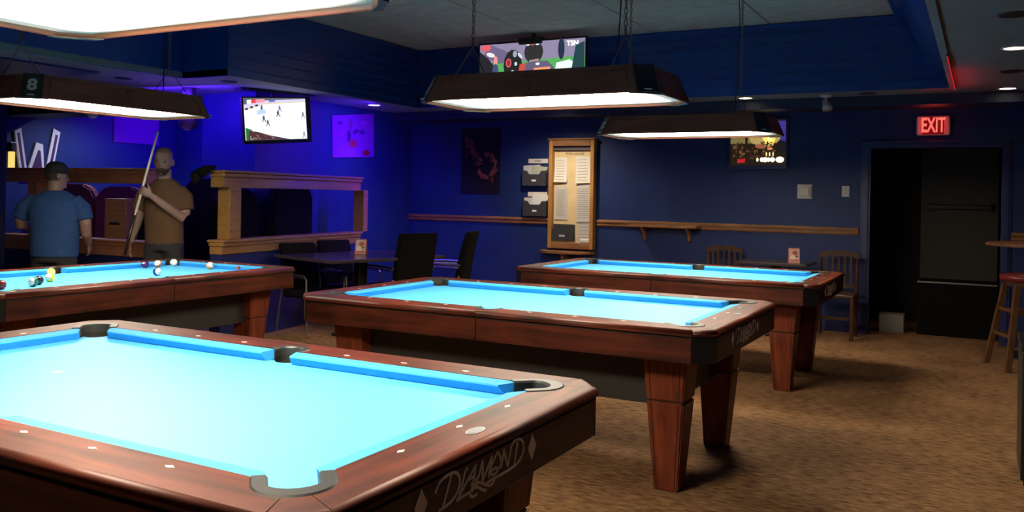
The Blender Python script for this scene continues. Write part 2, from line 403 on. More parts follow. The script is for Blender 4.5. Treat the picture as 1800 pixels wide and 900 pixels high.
LOGO = {'D': [(-0.27, 0.741), (-0.268, 0.75), (-0.254, 0.764), (-0.225, 0.771), (-0.194, 0.77), (-0.175, 0.756), (-0.17, 0.738), (-0.181, 0.715), (-0.201, 0.703), (-0.229, 0.697), (-0.258, 0.696)],
'Ds': [(-0.208, 0.768), (-0.223, 0.734), (-0.24, 0.7)], 'I': [(-0.137, 0.762), (-0.15, 0.76), (-0.159, 0.73), (-0.181, 0.697)], 'A': [(-0.186, 0.697), (-0.13, 0.699)],
'A1': [(-0.173, 0.704), (-0.138, 0.732), (-0.1, 0.761)], 'A2': [(-0.103, 0.760), (-0.107, 0.729), (-0.122, 0.712)], 'Ab': [(-0.138, 0.732), (-0.106, 0.734)],
'M': [(-0.072, 0.763), (-0.088, 0.723), (-0.105, 0.72)], 'M2': [(-0.07, 0.763), (-0.07, 0.708)], 'M3': [(-0.07, 0.708), (-0.026, 0.763)], 'M4': [(-0.027, 0.762), (-0.042, 0.709)],
'O': [(0.002, 0.765), (-0.023, 0.746), (-0.035, 0.719), (-0.018, 0.708), (0.008, 0.716), (0.02, 0.741), (0.002, 0.765)], 'O2': [(-0.025, 0.722), (-0.01, 0.726), (0.005, 0.720), (0.019, 0.722)],
'N': [(0.031, 0.765), (0.020, 0.715)], 'N2': [(0.031, 0.765), (0.054, 0.711)], 'N3': [(0.054, .711), (0.072, 0.766)],
'D2': [(0.086, 0.705), (0.104, 0.763)], 'D2b': [(0.066, 0.757), (0.082, 0.771), (0.109, 0.772), (0.130, 0.762), (0.139, 0.742), (0.132, 0.722), (0.106, 0.705), (0.078, 0.701), (0.005, 0.699), (-0.032, 0.7), (-0.05, 0.697)],
'W2': [(-0.01, 0.697), (-0.021, 0.687), (-0.039, 0.687), (-0.061, 0.699), (-0.083, 0.711), (-0.107, 0.713), (-0.124, 0.704), (-0.126, 0.692), (-0.119, 0.684), (-0.10, 0.682), (-.094, .687)],
'W3': [(-0.05, 0.679), (-0.068, 0.686), (-0.089, 0.701), (-0.107, 0.704), (-0.118, 0.697)]}
def ribbon(bm, pts, wdt, x0, x1):
    P = [Vector((p[0], p[1])) for p in pts]
    # smooth once (Chaikin) when curved
    if len(P) > 2:
        for _ in range(2):
            Q = [P[0]]
            for a, b_ in zip(P, P[1:]): Q += [a.lerp(b_, .25), a.lerp(b_, .75)]
            P = Q+[P[-1]]
    L1 = []; L2 = []
    for i, p in enumerate(P):
        t = (P[min(i+1, len(P)-1)]-P[max(i-1, 0)]); t = t.normalized() if t.length > 1e-9 else Vector((1, 0)); nn = Vector((-t.y, t.x))*wdt/2
        L1.append(p+nn); L2.append(p-nn)
    for i in range(len(P)-1):
        q = [L1[i], L1[i+1], L2[i+1], L2[i]]
        lo = [bm.verts.new((x0, v.x, v.y)) for v in q]; hi = [bm.verts.new((x1, v.x, v.y)) for v in q]
        bm.faces.new(hi)
        for k in range(4): bm.faces.new((lo[k], lo[(k+1) % 4], hi[(k+1) % 4], hi[k]))
def make_table(label, loc, rz):
    T = thing('pool_table', label, 'pool table', (*loc, 0), rz, 'wooden pool tables with electric blue cloth')
    ZR = .80; ZB = .76
    # bed: one cloth-covered slab with notches where pockets drop
    q = [(.0, .538), (.045, .538)]
    pts = []
    def quad(sx, sy):
        c = arc(CP, .05, 165, 285, 8)          # notch at the corner, going round the inner side
        mid = arc(MP, .05, 270, 327, 4)
        p = mid + [(.07, .54)] + [(.965, .54)] + c + [(1.035, .44)]
        return [(x*sx, y*sy) for x, y in p]
    a = quad(1, 1); b_ = quad(1, -1)[::-1]; c = quad(-1, -1); d = quad(-1, 1)[::-1]
    bm = BM(); prism(bm, a[::1] + b_ + c + d, ZB-.03, ZB)
    obj('bed', bm, M['cloth'], T)
    # rails
    leg1 = (CP[0]+RP*math.cos(math.radians(135)), CP[1]+RP*math.sin(math.radians(135)))
    tA = (leg1[1]-.547)/math.sin(PI/4); cA = (leg1[0]-tA*math.cos(PI/4), .547)
    leg2 = (CP[0]+RP*math.cos(math.radians(-45)), CP[1]+RP*math.sin(math.radians(-45)))
    tB = (leg2[0]-1.042)/math.cos(PI/4); cB = (1.042, leg2[1]-tB*math.sin(PI/4))
    long_r = [(.001, .705)] + [(.001, MP[1]+RM)] + arc(MP, RM, 88, -14, 8) + [cA] + arc(CP, RP, 135, 65, 6) + [(1.108, .705)]
    for sx, sy in ((1, 1), (-1, 1), (1, -1), (-1, -1)):
        obj('rail', solid(sgn(long_r, sx, sy), ZR-.028, ZR, .005, rail=True), M['rail'], T)
        cb = arc(CP, RP, 64, 26, 4) + [(1.20, .614), (1.112, .705)]
        obj('corner_block', solid(sgn(cb, sx, sy), ZR-.028, ZR, .004, rail=True), M['rail_y'], T)
    end_r = [(1.20, -.612)] + [(x, -y) for x, y in arc(CP, RP, 25, -45, 6)] + [(cB[0], -cB[1]), (cB[0], cB[1])] + arc(CP, RP, -45, 25, 6) + [(1.20, .612)]
    for s in (1, -1): obj('end_rail', solid([(x*s, y*s) for x, y in end_r][::-1], ZR-.028, ZR, .005, rail=True), M['rail_y'], T)
    # cushions: triangular-nosed strips
    prof = [(0, .7985), (.052, .793), (.053, .788), (.034, ZB+.001), (0, ZB+.001)]
    def cushion(p0, p1, q0, q1, nrm):
        # p: back line ends, q: nose line ends
        rings = []
        for (pb, qn) in ((p0, q0), (p1, q1)):
            pb, qn = Vector(pb), Vector(qn)
            rings.append([Vector((*(pb.lerp(qn, o_/.053)), z)) for o_, z in prof])
        bm = BM(); loft(bm, rings)
        bmesh.ops.recalc_face_normals(bm, faces=bm.faces)
        return bm
    for sx, sy in ((1, 1), (-1, 1), (1, -1), (-1, -1)):
        obj('cushion', cushion((.052*sx, .547*sy), (.962*sx, .547*sy), (.068*sx, .494*sy), (.915*sx, .494*sy), 0), M['cushion'], T)
    for s in (1, -1):
        obj('cushion', cushion((1.042*s, -.462), (1.042*s, .462), (.989*s, -.418), (.989*s, .418), 0), M['cushion'], T)
    # pockets: thick rubber horseshoe + liner wall
    def pocket(c, R, ri_a, ri_b, dirdeg, leglen, nm='pocket'):
        e = Vector((math.cos(math.radians(dirdeg)), math.sin(math.radians(dirdeg)))); f = Vector((-e.y, e.x)); c = Vector(c)
        n = 18
        outer = [c+e*(R*math.cos(t))+f*(R*math.sin(t)) for t in [(-PI/2+PI*i/n) for i in range(n+1)]]
        inner = [c+e*(ri_b*math.cos(t))+f*(ri_a*math.sin(t)) for t in [(-PI/2+PI*i/n) for i in range(n+1)]]
        outer = [outer[0]-e*leglen]+outer+[outer[-1]-e*leglen]; inner = [inner[0]-e*leglen]+inner+[inner[-1]-e*leglen]
        bm = BM(); zt = ZR+.003; V = []
        for o_, i_ in zip(outer, inner):
            mid1 = o_.lerp(i_, .12); mid2 = o_.lerp(i_, .85)
            V.append([bm.verts.new((*o_, ZR-.03)), bm.verts.new((*o_, zt-.004)), bm.verts.new((*mid1, zt)), bm.verts.new((*mid2, zt)), bm.verts.new((*i_, zt-.006)), bm.verts.new((*i_, ZR-.03))])
        for a_, b2 in zip(V, V[1:]):
            for k in range(5): bm.faces.new((a_[k], b2[k], b2[k+1], a_[k+1]))
        bm.faces.new(V[0]); bm.faces.new(V[-1][::-1]); bmesh.ops.recalc_face_normals(bm, faces=bm.faces)
        p = obj(nm, bm, M['iron'], T, smooth=False)
        bm = BM(); rr = [[], [], [], []]
        path = inner
        lo = []
        for i_ in path:
            rel = i_-c
            for k, (z, s_) in enumerate(((ZR-.006, 1.0), (ZB-.01, 1.03), (.70, .98), (.66, .6))):
                rr[k].append(Vector((c.x+rel.x*s_, c.y+rel.y*s_, z)))
        loft(bm, rr, caps=False, closed_ring=False)
        bm.faces.new([bm.verts.new(v) for v in rr[3]])
        obj('pocket_liner', bm, M['liner'], p, smooth=False)
    for sx in (1, -1):
        for sy in (1, -1):
            pocket((CP[0]*sx, CP[1]*sy), RP, .050, .034, math.degrees(math.atan2(sy, sx)), .055)
    for sy in (1, -1): pocket((0, MP[1]*sy), RM, .050, .045, 90*sy, .02, 'side_pocket')
    # sights (inlaid diamonds)
    dm = None
    spots = [(k/8*1.98-.99, s*(.495+.0936)) for k in (1, 2, 3, 5, 6, 7) for s in (1, -1)] + [(s*(.99+.0936), k/4*.99-.495) for k in (1, 2, 3) for s in (1, -1)]
    for (x, y) in spots:
        if dm is None:
            bm = BM(); prism(bm, [(.015, 0), (0, .008), (-.015, 0), (0, -.008)], ZR-.002, ZR+.0008)
            me = bpy.data.meshes.new('sight'); bm.to_mesh(me); bm.free(); me.materials.append(M['pearl']); dm = me
        o = bpy.data.objects.new('sight', dm); COL.objects.link(o); o.parent = T; o.location = (x, y, 0)
        if abs(x) > 1.05: o.rotation_euler = (0, 0, PI/2)
    bm = BM(); loft(bm, [ering((1.137, -.012, ZR-.001), (.018, 0, 0), (0, .038, 0), 28), ering((1.137, -.012, ZR+.0012), (.018, 0, 0), (0, .038, 0), 28)])
    npo = obj('nameplate', bm, M['plate'], T)
    bm = BM(); loft(bm, [ering((1.137, -.012, ZR), (.013, 0, 0), (0, .031, 0), 28), ering((1.137, -.012, ZR+.0018), (.013, 0, 0), (0, .031, 0), 28)])
    obj('plate_inset', bm, mat('plate_blue_grey', (.12, .13, .18), .35), npo)
    bm = BM(); loft(bm, [ering((-.482, -.012, ZB), (.017, 0, 0), (0, .017, 0), 16), ering((-.482, -.012, ZB+.0008), (.017, 0, 0), (0, .017, 0), 16)])
    obj('foot_spot', bm, M['spot'], T)
    # aprons with a shadow groove and black corner castings
    za, zb = .65, .771
    for sx in (1, -1):
        for sy in (1, -1):
            obj('apron', bx(*(sorted((.002*sx, 1.105*sx))), *(sorted((.675*sy, .697*sy))), za, zb-.012, bev=.003, seg=1), M['apron'], T)
            c_ = solid(sgn([(1.106, .675), (1.17, .613), (1.192, .613), (1.106, .699)], sx, sy), za, zb, .001)
            obj('corner_casting', c_, M['black'], T)
    bm = BM()
    for sx in (1, -1): box(bm, *(sorted((1.165*sx, 1.187*sx))), -.612, .612, zb-.012, zb)
    for sy in (1, -1): box(bm, -1.105, 1.105, *(sorted((.67*sy, .69*sy))), zb-.012, zb)
    obj('shadow_groove', bm, M['groove'], T)
    for s in (1, -1): obj('end_apron', bx(*(sorted((1.170*s, 1.192*s))), -.611, .611, za, zb-.008, bev=.003, seg=1), M['end'], T)
    # under-frame slab hidden between aprons
    obj('slate_frame', bx(-1.02, 1.02, -.46, .46, .655, ZB-.031), M['groove'], T)
    # logo on the +x end
    bm = BM()
    for k, v in LOGO.items(): ribbon(bm, [((p[0]), (p[1]-.73)*.92+.722) for p in v], .0075, 1.1915, 1.1935)
    for cxd in (-.325, .185):
        f = [bm.verts.new((1.1935, cxd+a_, .722+b2)) for a_, b2 in ((-.024, 0), (0, -.036), (.024, 0), (0, .036))]; bm.faces.new(f)
        g = [bm.verts.new((1.1915, v.co.y, v.co.z)) for v in f]
        for k in range(4): bm.faces.new((g[k], g[(k+1) % 4], f[(k+1) % 4], f[k]))
    obj('logo_lettering', bm, M['logo'], T)
    # cabinet
    obj('cabinet', bx(-.93, .93, -.455, .455, .395, .652, bev=.004), M['cabinet'], T)
    # legs
    def frustum(bm, x0, x1, y0, y1, z0, X0, X1, Y0, Y1, z1, bev=.006):
        lo = [Vector(p) for p in ((x0, y0, z0), (x1, y0, z0), (x1, y1, z0), (x0, y1, z0))]; hi = [Vector(p) for p in ((X0, Y0, z1), (X1, Y0, z1), (X1, Y1, z1), (X0, Y1, z1))]
        loft(bm, [lo, hi]); bmesh.ops.recalc_face_normals(bm, faces=bm.faces)
        if bev: bmesh.ops.bevel(bm, geom=list(bm.edges), offset=bev, segments=2, affect='EDGES')
    for sx in (1, -1):
        for sy in (1, -1):
            def S(x0, x1, y0, y1): return (*sorted((x0*sx, x1*sx)), *sorted((y0*sy, y1*sy)))
            bm = BM(); frustum(bm, *S(.84, 1.02, .342, .522), .432, *S(.826, 1.036, .335, .545), .652)
            lg = obj('leg', bm, M['leg'], T)
            bm = BM(); frustum(bm, *S(.868, .985, .363, .480), .0, *S(.84, 1.019, .343, .521), .426)
            obj('leg_foot', bm, M['leg'], lg)
            bm = BM()
            box(bm, *S(.85, 1.01, .352, .512), .422, .436)
            # two routed lines on each visible face
            def line(pa, pb, nrm):
                pa, pb, nrm = Vector(pa), Vector(pb), Vector(nrm); d_ = (pb-pa).normalized(); s_ = d_.cross(nrm).normalized()*.0022
                v = [bm.verts.new(p+nrm*.0012) for p in (pa-s_, pa+s_, pb+s_, pb-s_)]; bm.faces.new(v)
            for zlo, zhi, (a0, a1, c0, c1), (A0, A1, C0, C1) in ((.005, .42, (.868, .985, .363, .480), (.84, 1.019, .343, .521)), (.436, .648, (.84, 1.02, .342, .522), (.826, 1.036, .335, .545))):
                for fr in (.13, .87):
                    line(((a0+(a1-a0)*fr)*sx, c1*sy, zlo), ((A0+(A1-A0)*fr)*sx, C1*sy, zhi), (0, sy, 0))
                    line((a1*sx, (c0+(c1-c0)*fr)*sy, zlo), (A1*sx, (C0+(C1-C0)*fr)*sy, zhi), (sx, 0, 0))
            obj('groove_line', bm, M['groove'], lg)
    return T
TA = (-2.217, 1.841); TB = (-2.217, 4.43); TCc = (-2.183, 6.946); TD = (-5.279, 3.905)
tA = make_table('nearest pool table, blue cloth glaring white under its lamp, at the lower left', TA, 0)
def again(label, loc, rz):
    c = copy_tree(tA); c.location = (*loc, 0); c.rotation_euler = (0, 0, rz); c['label'] = label; return c
tB = again('middle pool table with blue cloth, directly behind the nearest one', TB, 0)
tC = again('far pool table with blue cloth, closest to the notice board wall', TCc, .0)
tD = again('pool table with coloured balls in play, in front of the two men', TD, PI/2)

# ------------------------------------------------------------------ lamps over the tables
def make_lamp(label, loc, rz, num, chain_ends=(-.55, .55), num_corner=(-1, -1)):
    T = thing('billiard_lamp', label, 'lamp', (loc[0], loc[1], 1.9), rz, 'long wooden lamps hung over the pool tables')
    LX, LY, H = .71, .33, .145; C = .085; ins = .055; t_ = .022
    def oct_(lx, ly, c): return [(lx, -ly+c), (lx, ly-c), (lx-c, ly), (-lx+c, ly), (-lx, ly-c), (-lx, -ly+c), (-lx+c, -ly), (lx-c, -ly)]
    o0 = oct_(LX, LY, C); o1 = oct_(LX-ins, LY-ins, C*.9); names = ['end_panel', 'corner_piece', 'side_panel', 'corner_piece']*2
    for i in range(8):
        a, b_, c, d = Vector((*o0[i], 0)), Vector((*o0[(i+1) % 8], 0)), Vector((*o1[(i+1) % 8], H)), Vector((*o1[i], H)); t_ = .012
        n = (b_-a).cross(d-a).normalized(); nm = names[i]
        bm = BM(); off = 0.004 if nm == 'corner_piece' else 0
        q = [a+n*off, b_+n*off, c+n*off, d+n*off]; loft(bm, [[p-n*t_ for p in q], q]); bmesh.ops.recalc_face_normals(bm, faces=bm.faces)
        if nm != 'corner_piece': bmesh.ops.bevel(bm, geom=list(bm.edges), offset=.003, segments=1, affect='EDGES')
        po = obj(nm, bm, M['black'] if nm == 'corner_piece' else M['lampwood'], T)
        if nm in ('side_panel', 'end_panel'):
            # raised moulding frames; long sides have two of them
            parts = [(0.04, .49), (.51, .96)] if nm == 'side_panel' else [(.12, .88)]
            bm = BM()
            for u0, u1 in parts:
                def pt(u, v): return a.lerp(b_, u).lerp(d.lerp(c, u), v)
                ed = [(u0, .16), (u1, .16), (u1, .84), (u0, .84)]
                P = [pt(*e) for e in ed]
                for k in range(4):
                    p, q2 = P[k], P[(k+1) % 4]; dd = (q2-p).normalized(); ss = dd.cross(n)*.006
                    lo = [p-ss-dd*.006, p+ss-dd*.006, q2+ss+dd*.006, q2-ss+dd*.006]
                    loft(bm, [[v for v in lo], [v+n*.004 for v in lo]])
            bmesh.ops.recalc_face_normals(bm, faces=bm.faces)
            obj('panel_moulding', bm, M['lampwood'], po)
    obj('top_board', solid(oct_(LX-ins-.004, LY-ins-.004, C*.9), H-.012, H), M['lampwood'], T)
    # inner lip: orange wood, white reflector ring, prismatic lens
    bm = BM(); A_ = oct_(LX-.014, LY-.014, C); B_ = oct_(LX-.03, LY-.03, C*.9)
    loft(bm, [[Vector((*p, .001)) for p in A_], [Vector((*p, .012)) for p in B_]], caps=False)
    for f in bm.faces: f.normal_flip()
    obj('inner_lip', bm, M['lampwood_in'], T)
    obj('lens', bx(-LX+.03, LX-.03, -LY+.03, LY-.03, .012, .018), M['diffuser_bright' if num is None else 'diffuser'], T)
    for sx in (1, -1):
        for sy in (1, -1): bm = BM(); prism(bm, sgn([(LX-.13, LY-.004), (LX-.06, LY-.06), (LX-.004, LY-.13), (LX-.002, LY-C), (LX-C, LY-.002)], sx, sy), -.006, .0); obj('corner_plate', bm, M['black'], T)
    if num:
        ci = {(1, 1): 1, (-1, 1): 3, (-1, -1): 5, (1, -1): 7}[num_corner]
        a, b_, c, d = Vector((*o0[ci], 0)), Vector((*o0[(ci+1) % 8], 0)), Vector((*o1[(ci+1) % 8], H)), Vector((*o1[ci], H))
        n = (b_-a).cross(d-a).normalized(); ctr = (a+b_+c+d)/4+n*.005
        put_text('number', num, .105 if len(num) == 1 else .085, ctr, (b_-a), ((d+c)-(a+b_)), mat('number_white', (.65, .65, .62), .5), T, bold=.004, extrude=.0008)
    # suspension: hook, chain of real links, cord
    for k, cxn in enumerate(chain_ends):
        hk = BM(); z0 = H; tube(hk, [(cxn, -.2, z0), (cxn, 0, z0+.20), (cxn, .2, z0)], .003, 6); tube(hk, [(cxn, 0, z0+.19), (cxn, 0, z0+.23)], .006, 6)
        w_ = obj('hanger_wire', hk, M['steel'], T)
        bm = BM(); z = z0+.22; j = 0
        top = ZT-1.9
        while z < top-.005:
            pts = []
            for q_ in range(9):
                an = 2*PI*q_/8; px_ = .010*math.cos(an); pz = .020*math.sin(an)
                pts.append((cxn+(px_ if j % 2 else 0), (0 if j % 2 else px_), z+pz+.012))
            tube(bm, pts, .0028, 5); z += .033; j += 1
        ch = obj('chain', bm, M['steel'], T); ch['kind'] = 'stuff'
    bm = BM(); tube(bm, [(chain_ends[1]-.05, 0, H), (chain_ends[1]-.035, .01, .5), (chain_ends[1]-.02, 0, .9), (chain_ends[1]-.04, 0, ZT-1.9)], .004, 6)
    obj('power_cord', bm, M['black'], T)
    return T
make_lamp('nearest billiard lamp, glaring underside filling the top left of the photo', (-2.13, 1.66), 0, None)
make_lamp('middle dark wooden billiard lamp hanging just below the football television', (-2.12, 4.36), 0, '11', chain_ends=(-.52, .43))
make_lamp('far dark wooden billiard lamp numbered 12 near the lit picture', (-2.12, 6.93), 0, '12', chain_ends=(-.52, .42))
make_lamp('dark wooden billiard lamp with a white number 8 above the two players', (-5.18, 3.78), PI/2, '8', num_corner=(-1, -1))

# ------------------------------------------------------------------ recessed downlights
def downlight(x, y, lit, label, grp, warm=(1, .80, .55), power=None, angle=95):
    T = thing('recessed_downlight', label, 'downlight', (x, y, ZC), 0, grp)
    bm = BM(); n = 28
    rings = [ering((0, 0, z), (r, 0, 0), (0, r, 0), n) for r, z in ((.088, 0), (.086, -.006), (.070, -.007), (.066, -.001))]
    loft(bm, rings, caps=False); bmesh.ops.recalc_face_normals(bm, faces=bm.faces)
    obj('trim_ring', bm, M['white'] if lit else M['black'], T, smooth=True)
    bm = BM(); loft(bm, [ering((0, 0, -.0005), (.067, 0, 0), (0, .067, 0), n), ering((0, 0, -.004), (.067, 0, 0), (0, .067, 0), n)])
    obj('lamp_face', bm, (flat((1, .88, .62), 9) if lit else M['groove']), T)
    if lit:
        light('downlight_beam', 'SPOT', (x, y, ZC-.02), power or DOWN_W, warm, (x, y, 0), .05, angle, .8)
downlight(-6.5, 8.45, True, 'lit recessed downlight in the ceiling above the blue-lit wall corner', 'lit downlights')
downlight(-2.2, 9.15, True, 'lit recessed downlight over the far wall, above the lit picture', 'lit downlights', power=DOWN_W*1.5)
downlight(.177, 6.82, True, 'larger-looking lit recessed downlight at the right edge of the ceiling', 'lit downlights', power=DOWN_W*.35)
downlight(.186, 9.15, True, 'lit recessed downlight at the right, nearest the exit doorway', 'lit downlights', power=DOWN_W*.8)
downlight(-4.50, 9.02, True, 'lit recessed downlight over the notice board, hidden behind the middle lamp', 'lit downlights', power=DOWN_W*9, angle=150, warm=(1, .84, .62))
downlight(-9.2, 6.75, True, 'lit recessed downlight washing the wall with the big letter', 'lit downlights', power=DOWN_W*5, angle=155, warm=(.9, .95, 1))
downlight(.14, 5.62, False, 'unlit dark recessed downlight at the top right corner', 'unlit downlights')
downlight(.187, 8.0, False, 'unlit dark recessed downlight between the two lit ones at the right', 'unlit downlights')
downlight(-7.35, 5.6, False, 'unlit recessed downlight in the purple ceiling above the number 8 lamp', 'unlit downlights')
downlight(-6.52, 6.17, False, 'unlit recessed downlight in the ceiling just left of the hockey television', 'unlit downlights')
downlight(-6.57, 7.35, False, 'unlit recessed downlight in the ceiling just right of the hockey television', 'unlit downlights')
downlight(-1.01, 9.14, False, 'unlit recessed downlight above the exit sign, left of the red glow', 'unlit downlights')

# ------------------------------------------------------------------ EXIT sign
T = thing('exit_sign', 'red glowing exit sign above the dark doorway', 'sign', (-.45, 9.8, 2.17))
obj('housing', bx(-.155, .155, -.055, 0, -.10, .10, bev=.018), mat('sign_housing', (.75, .62, .58), .5), T)
obj('face', bx(-.098, .098, -.058, -.05, -.088, .088, bev=.004), flat((.40, .006, .008), .45), T)
put_text('lettering', 'EXIT', .205, (0, -.0595, -.002), (1, 0, 0), (0, 0, 1), flat((1, .13, .10), 1.7), T, bold=.005, sx=.52, extrude=.001)
light('exit_sign_glow', 'POINT', (-.45, 9.62, 2.17), 1.2, (1, .03, .02), None, .05)
# made-up glowing strip, added for the red glow at the tray's back right corner
T = thing('added_red_strip', 'thin glowing strip added for the red glow along the corner of the raised ceiling', 'light strip', (TX1+.045, 8.0, ZC-.03))
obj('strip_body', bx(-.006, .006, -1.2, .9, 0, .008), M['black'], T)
obj('added_glow_bar', bx(-.004, .004, -1.15, .88, -.006, 0), flat((1, .03, .05), .55), T)
light('added_red_glow', 'AREA', (TX1+.10, 8.3, ZC-.16), .7, (1, .02, .03), (TX1+.1, 8.31, 3), .12, size_y=1.2)  # bare area light added to redden the lower ceiling

# ------------------------------------------------------------------ notice board
T = thing('notice_board', 'tall shallow oak display case full of pinned pool league sheets', 'notice board', (-4.445, 9.8, 1.41))
W2, H2 = .305, .67
for s in (-1, 1): obj('side_frame', bx(*sorted((s*W2, s*(W2-.05))), -.09, 0, -H2, H2, bev=.006), woodmat('oak_case_side%d' % s, (.30, .13, .03), (.52, .26, .07), 'Z', .4, .2, 2), T)
obj('top_frame', bx(-W2+.05, W2-.05, -.09, 0, H2-.075, H2, bev=.006), M['oak'], T)
obj('bottom_frame', bx(-W2+.05, W2-.05, -.09, 0, -H2, -H2+.075, bev=.006), M['oak'], T)
obj('crown_moulding', bx(-W2-.012, W2+.012, -.105, -.0, H2-.0, H2+.02, bev=.006), M['oak'], T)
obj('header_shadow_strip', bx(-W2+.05, W2-.05, -.05, -.02, H2-.125, H2-.075), mat('header_shade', (.10, .08, .08), .5), T)  # dark strip put in for the shade under the top frame
obj('backing', bx(-W2+.05, W2-.05, -.02, 0, -H2+.075, H2-.075), mat('board_backing', (.72, .55, .30), .8, noise=.1, nscale=6), T)
put_text('heading', 'POOL LEAGUE', .038, (0.02, -.0215, .50), (1, 0, 0), (0, 0, 1), M['black'], T, extrude=.0004)
put_text('heading', '8 BALL', .024, (-.16, -.0215, .135), (1, 0, 0), (0, 0, 1), M['black'], T, extrude=.0004)
put_text('heading', '9 BALL', .024, (.18, -.0215, .135), (1, 0, 0), (0, 0, 1), M['black'], T, extrude=.0004)
def sheet(px, pz, w_, h_, curl, lines, parent=T, m=None, y0=-.024, rot=0):
    bm = BM(); nseg = 6; A = []
    for i in range(nseg+1):
        v = i/nseg; off = -curl*(v**3)
        A.append([bm.verts.new((-w_/2, off, -v*h_)), bm.verts.new((w_/2, off*.6, -v*h_))])
    for a, b_ in zip(A, A[1:]): bm.faces.new((a[0], b_[0], b_[1], a[1]))
    o = obj('pinned_sheet', bm, m or M['paper2'], parent, loc=(px, y0, pz), rot=(0, rot, 0), smooth=True)
    bm = BM()
    for k in range(lines):
        z = -h_*(.12+.76*k/max(lines-1, 1)); c0 = -curl*((-z/h_)**3)
        q = [(-w_*.38, z), (w_*(.2+.18*random.random()), z), (w_*.3, z-.004), (-w_*.38, z-.004)]
        bm.faces.new([bm.verts.new((x_, c0-.0018-.001*0, z_)) for x_, z_ in q][::-1])
    if lines: obj('print_lines', bm, flat((.30, .28, .27)), o)
    else: bm.free()
    return o
sheet(-.165, .46, .17, .31, .03, 8, m=M['paper']); sheet(.13, .47, .19, .33, .025, 8, m=M['paper'], rot=-.03)
sheet(-.155, .105, .175, .42, .006, 14); sheet(.155, .125, .20, .46, .01, 14)
sheet(.165, -.315, .18, .33, .008, 7)
def wall_pocket(T, w_, h_, papers, name='file_pocket'):
    """smoked plastic wall pocket with a notched front"""
    z0 = -h_/2; z1 = h_/2; wt = w_/2
    bm = BM()
    box(bm, -wt, wt, -.006, 0, z0, z1+.02); box(bm, -wt, -wt+.005, -.06, -.006, z0, z1-.02); box(bm, wt-.005, wt, -.06, -.006, z0, z1-.02); box(bm, -wt, wt, -.06, -.006, z0, z0+.006)
    pr_ = [(-wt, z0), (wt, z0), (wt, z1-.03), (wt*.62, z1-.03), (wt*.42, z1-.075), (-wt*.42, z1-.075), (-wt*.62, z1-.03), (-wt, z1-.03)]
    f0 = [bm.verts.new((x, -.060, z)) for x, z in pr_]; f1 = [bm.verts.new((x, -.066, z)) for x, z in pr_]
    bm.faces.new(f0); bm.faces.new(f1[::-1])
    for i in range(len(pr_)): bm.faces.new((f0[i], f0[(i+1) % len(pr_)], f1[(i+1) % len(pr_)], f1[i]))
    bmesh.ops.recalc_face_normals(bm, faces=bm.faces)
    o = obj('pocket_shell', bm, M['smoke'], T)
    obj('label_window', bx(-.03, .03, -.069, -.066, z0+.055, z0+.078), M['pearl'], T)
    for k, (dx, dz, ww, col, rt) in enumerate(papers):
        obj('loose_sheet', bx(-ww/2, ww/2, -.001, .001, -h_*.45, h_*.55), flat(col), T, loc=(dx, -.02-.012*k, dz), rot=(0, rt, 0))
T2 = obj('pocket_in_case', bx(-.145, .145, -.004, 0, -.10, .10), M['smoke'], T, loc=(-.105, -.03, -.47))
obj('pocket_front', bx(-.145, .145, -.045, -.04, -.10, .045, bev=.002, seg=1), M['smoke'], T2)
obj('pocket_label', bx(-.045, .03, -.047, -.045, -.055, -.03), flat((.45, .44, .42)), T2)
obj('crumpled_note', bx(-.06, .07, -.04, -.01, -.59, -.54, bev=.012), M['paper'], T, loc=(.17, 0, 0))
t = thing('file_pocket', 'upper smoked plastic wall pocket with papers left of the notice board', 'file holder', (-4.965, 9.8, 1.62), 0, 'smoked wall pockets')
wall_pocket(t, .33, .22, [(-.05, .03, .24, (.62, .60, .58), -.05), (.05, .02, .22, (.45, .46, .36), .12)])
t = thing('file_pocket', 'lower smoked plastic wall pocket with loose white papers left of the notice board', 'file holder', (-4.95, 9.8, 1.24), 0, 'smoked wall pockets')
wall_pocket(t, .33, .22, [(-.05, .0, .24, (.62, .60, .58), .0), (.05, .05, .22, (.75, .74, .72), .16)])
for z, s_, lb in ((1.825, '8 BALL', 'white name strip reading 8 BALL above the upper wall pocket'), (1.405, '9 BALL', 'white name strip reading 9 BALL between the two wall pockets')):
    t = thing('name_strip', lb, 'label', (-4.94, 9.8, z)); obj('card', bx(-.137, .137, -.004, 0, -.029, .029), M['paper'], t)
    put_text('lettering', s_, .034, (0, -.0048, 0), (1, 0, 0), (0, 0, 1), M['black'], t, extrude=.0004)
t = thing('corner_shelf', 'half-round wooden shelf on the wall under the notice board', 'shelf', (-4.50, 9.8, .70))
bm = BM(); prism(bm, [(-.36, -.02)]+[(.36*math.cos(a_), -.02-.26*math.sin(a_)) for a_ in [PI-PI*i/16 for i in range(17)]]+[(.36, 0), (-.36, 0)], -.015, .015)
bmesh.ops.bevel(bm, geom=list(bm.edges), offset=.003, segments=1, affect='EDGES'); obj('shelf_top', bm, M['oak'], t)
obj('bracket', bx(-.02, .02, -.18, 0, -.16, -.015, bev=.005), M['oak'], t)
t = thing('wall_shelf', 'narrow wooden drink shelf on two curved brackets, right of the notice board', 'shelf', (-3.22, 9.765, 1.06))
obj('shelf_top', bx(-.40, .40, -.2, .0, -.015, .018, bev=.004), M['oak'], t)
for x in (-.27, .27):
    bm = BM(); rr = []
    pr_ = [(0, -.015), (-.15, -.015), (-.15, -.035), (-.10, -.06), (-.05, -.11), (-.035, -.16), (0, -.18)]
    loft(bm, [[Vector((x-.015, a_, b_)) for a_, b_ in pr_], [Vector((x+.015, a_, b_)) for a_, b_ in pr_]]); bmesh.ops.recalc_face_normals(bm, faces=bm.faces)
    obj('bracket', bm, M['oak'], t)

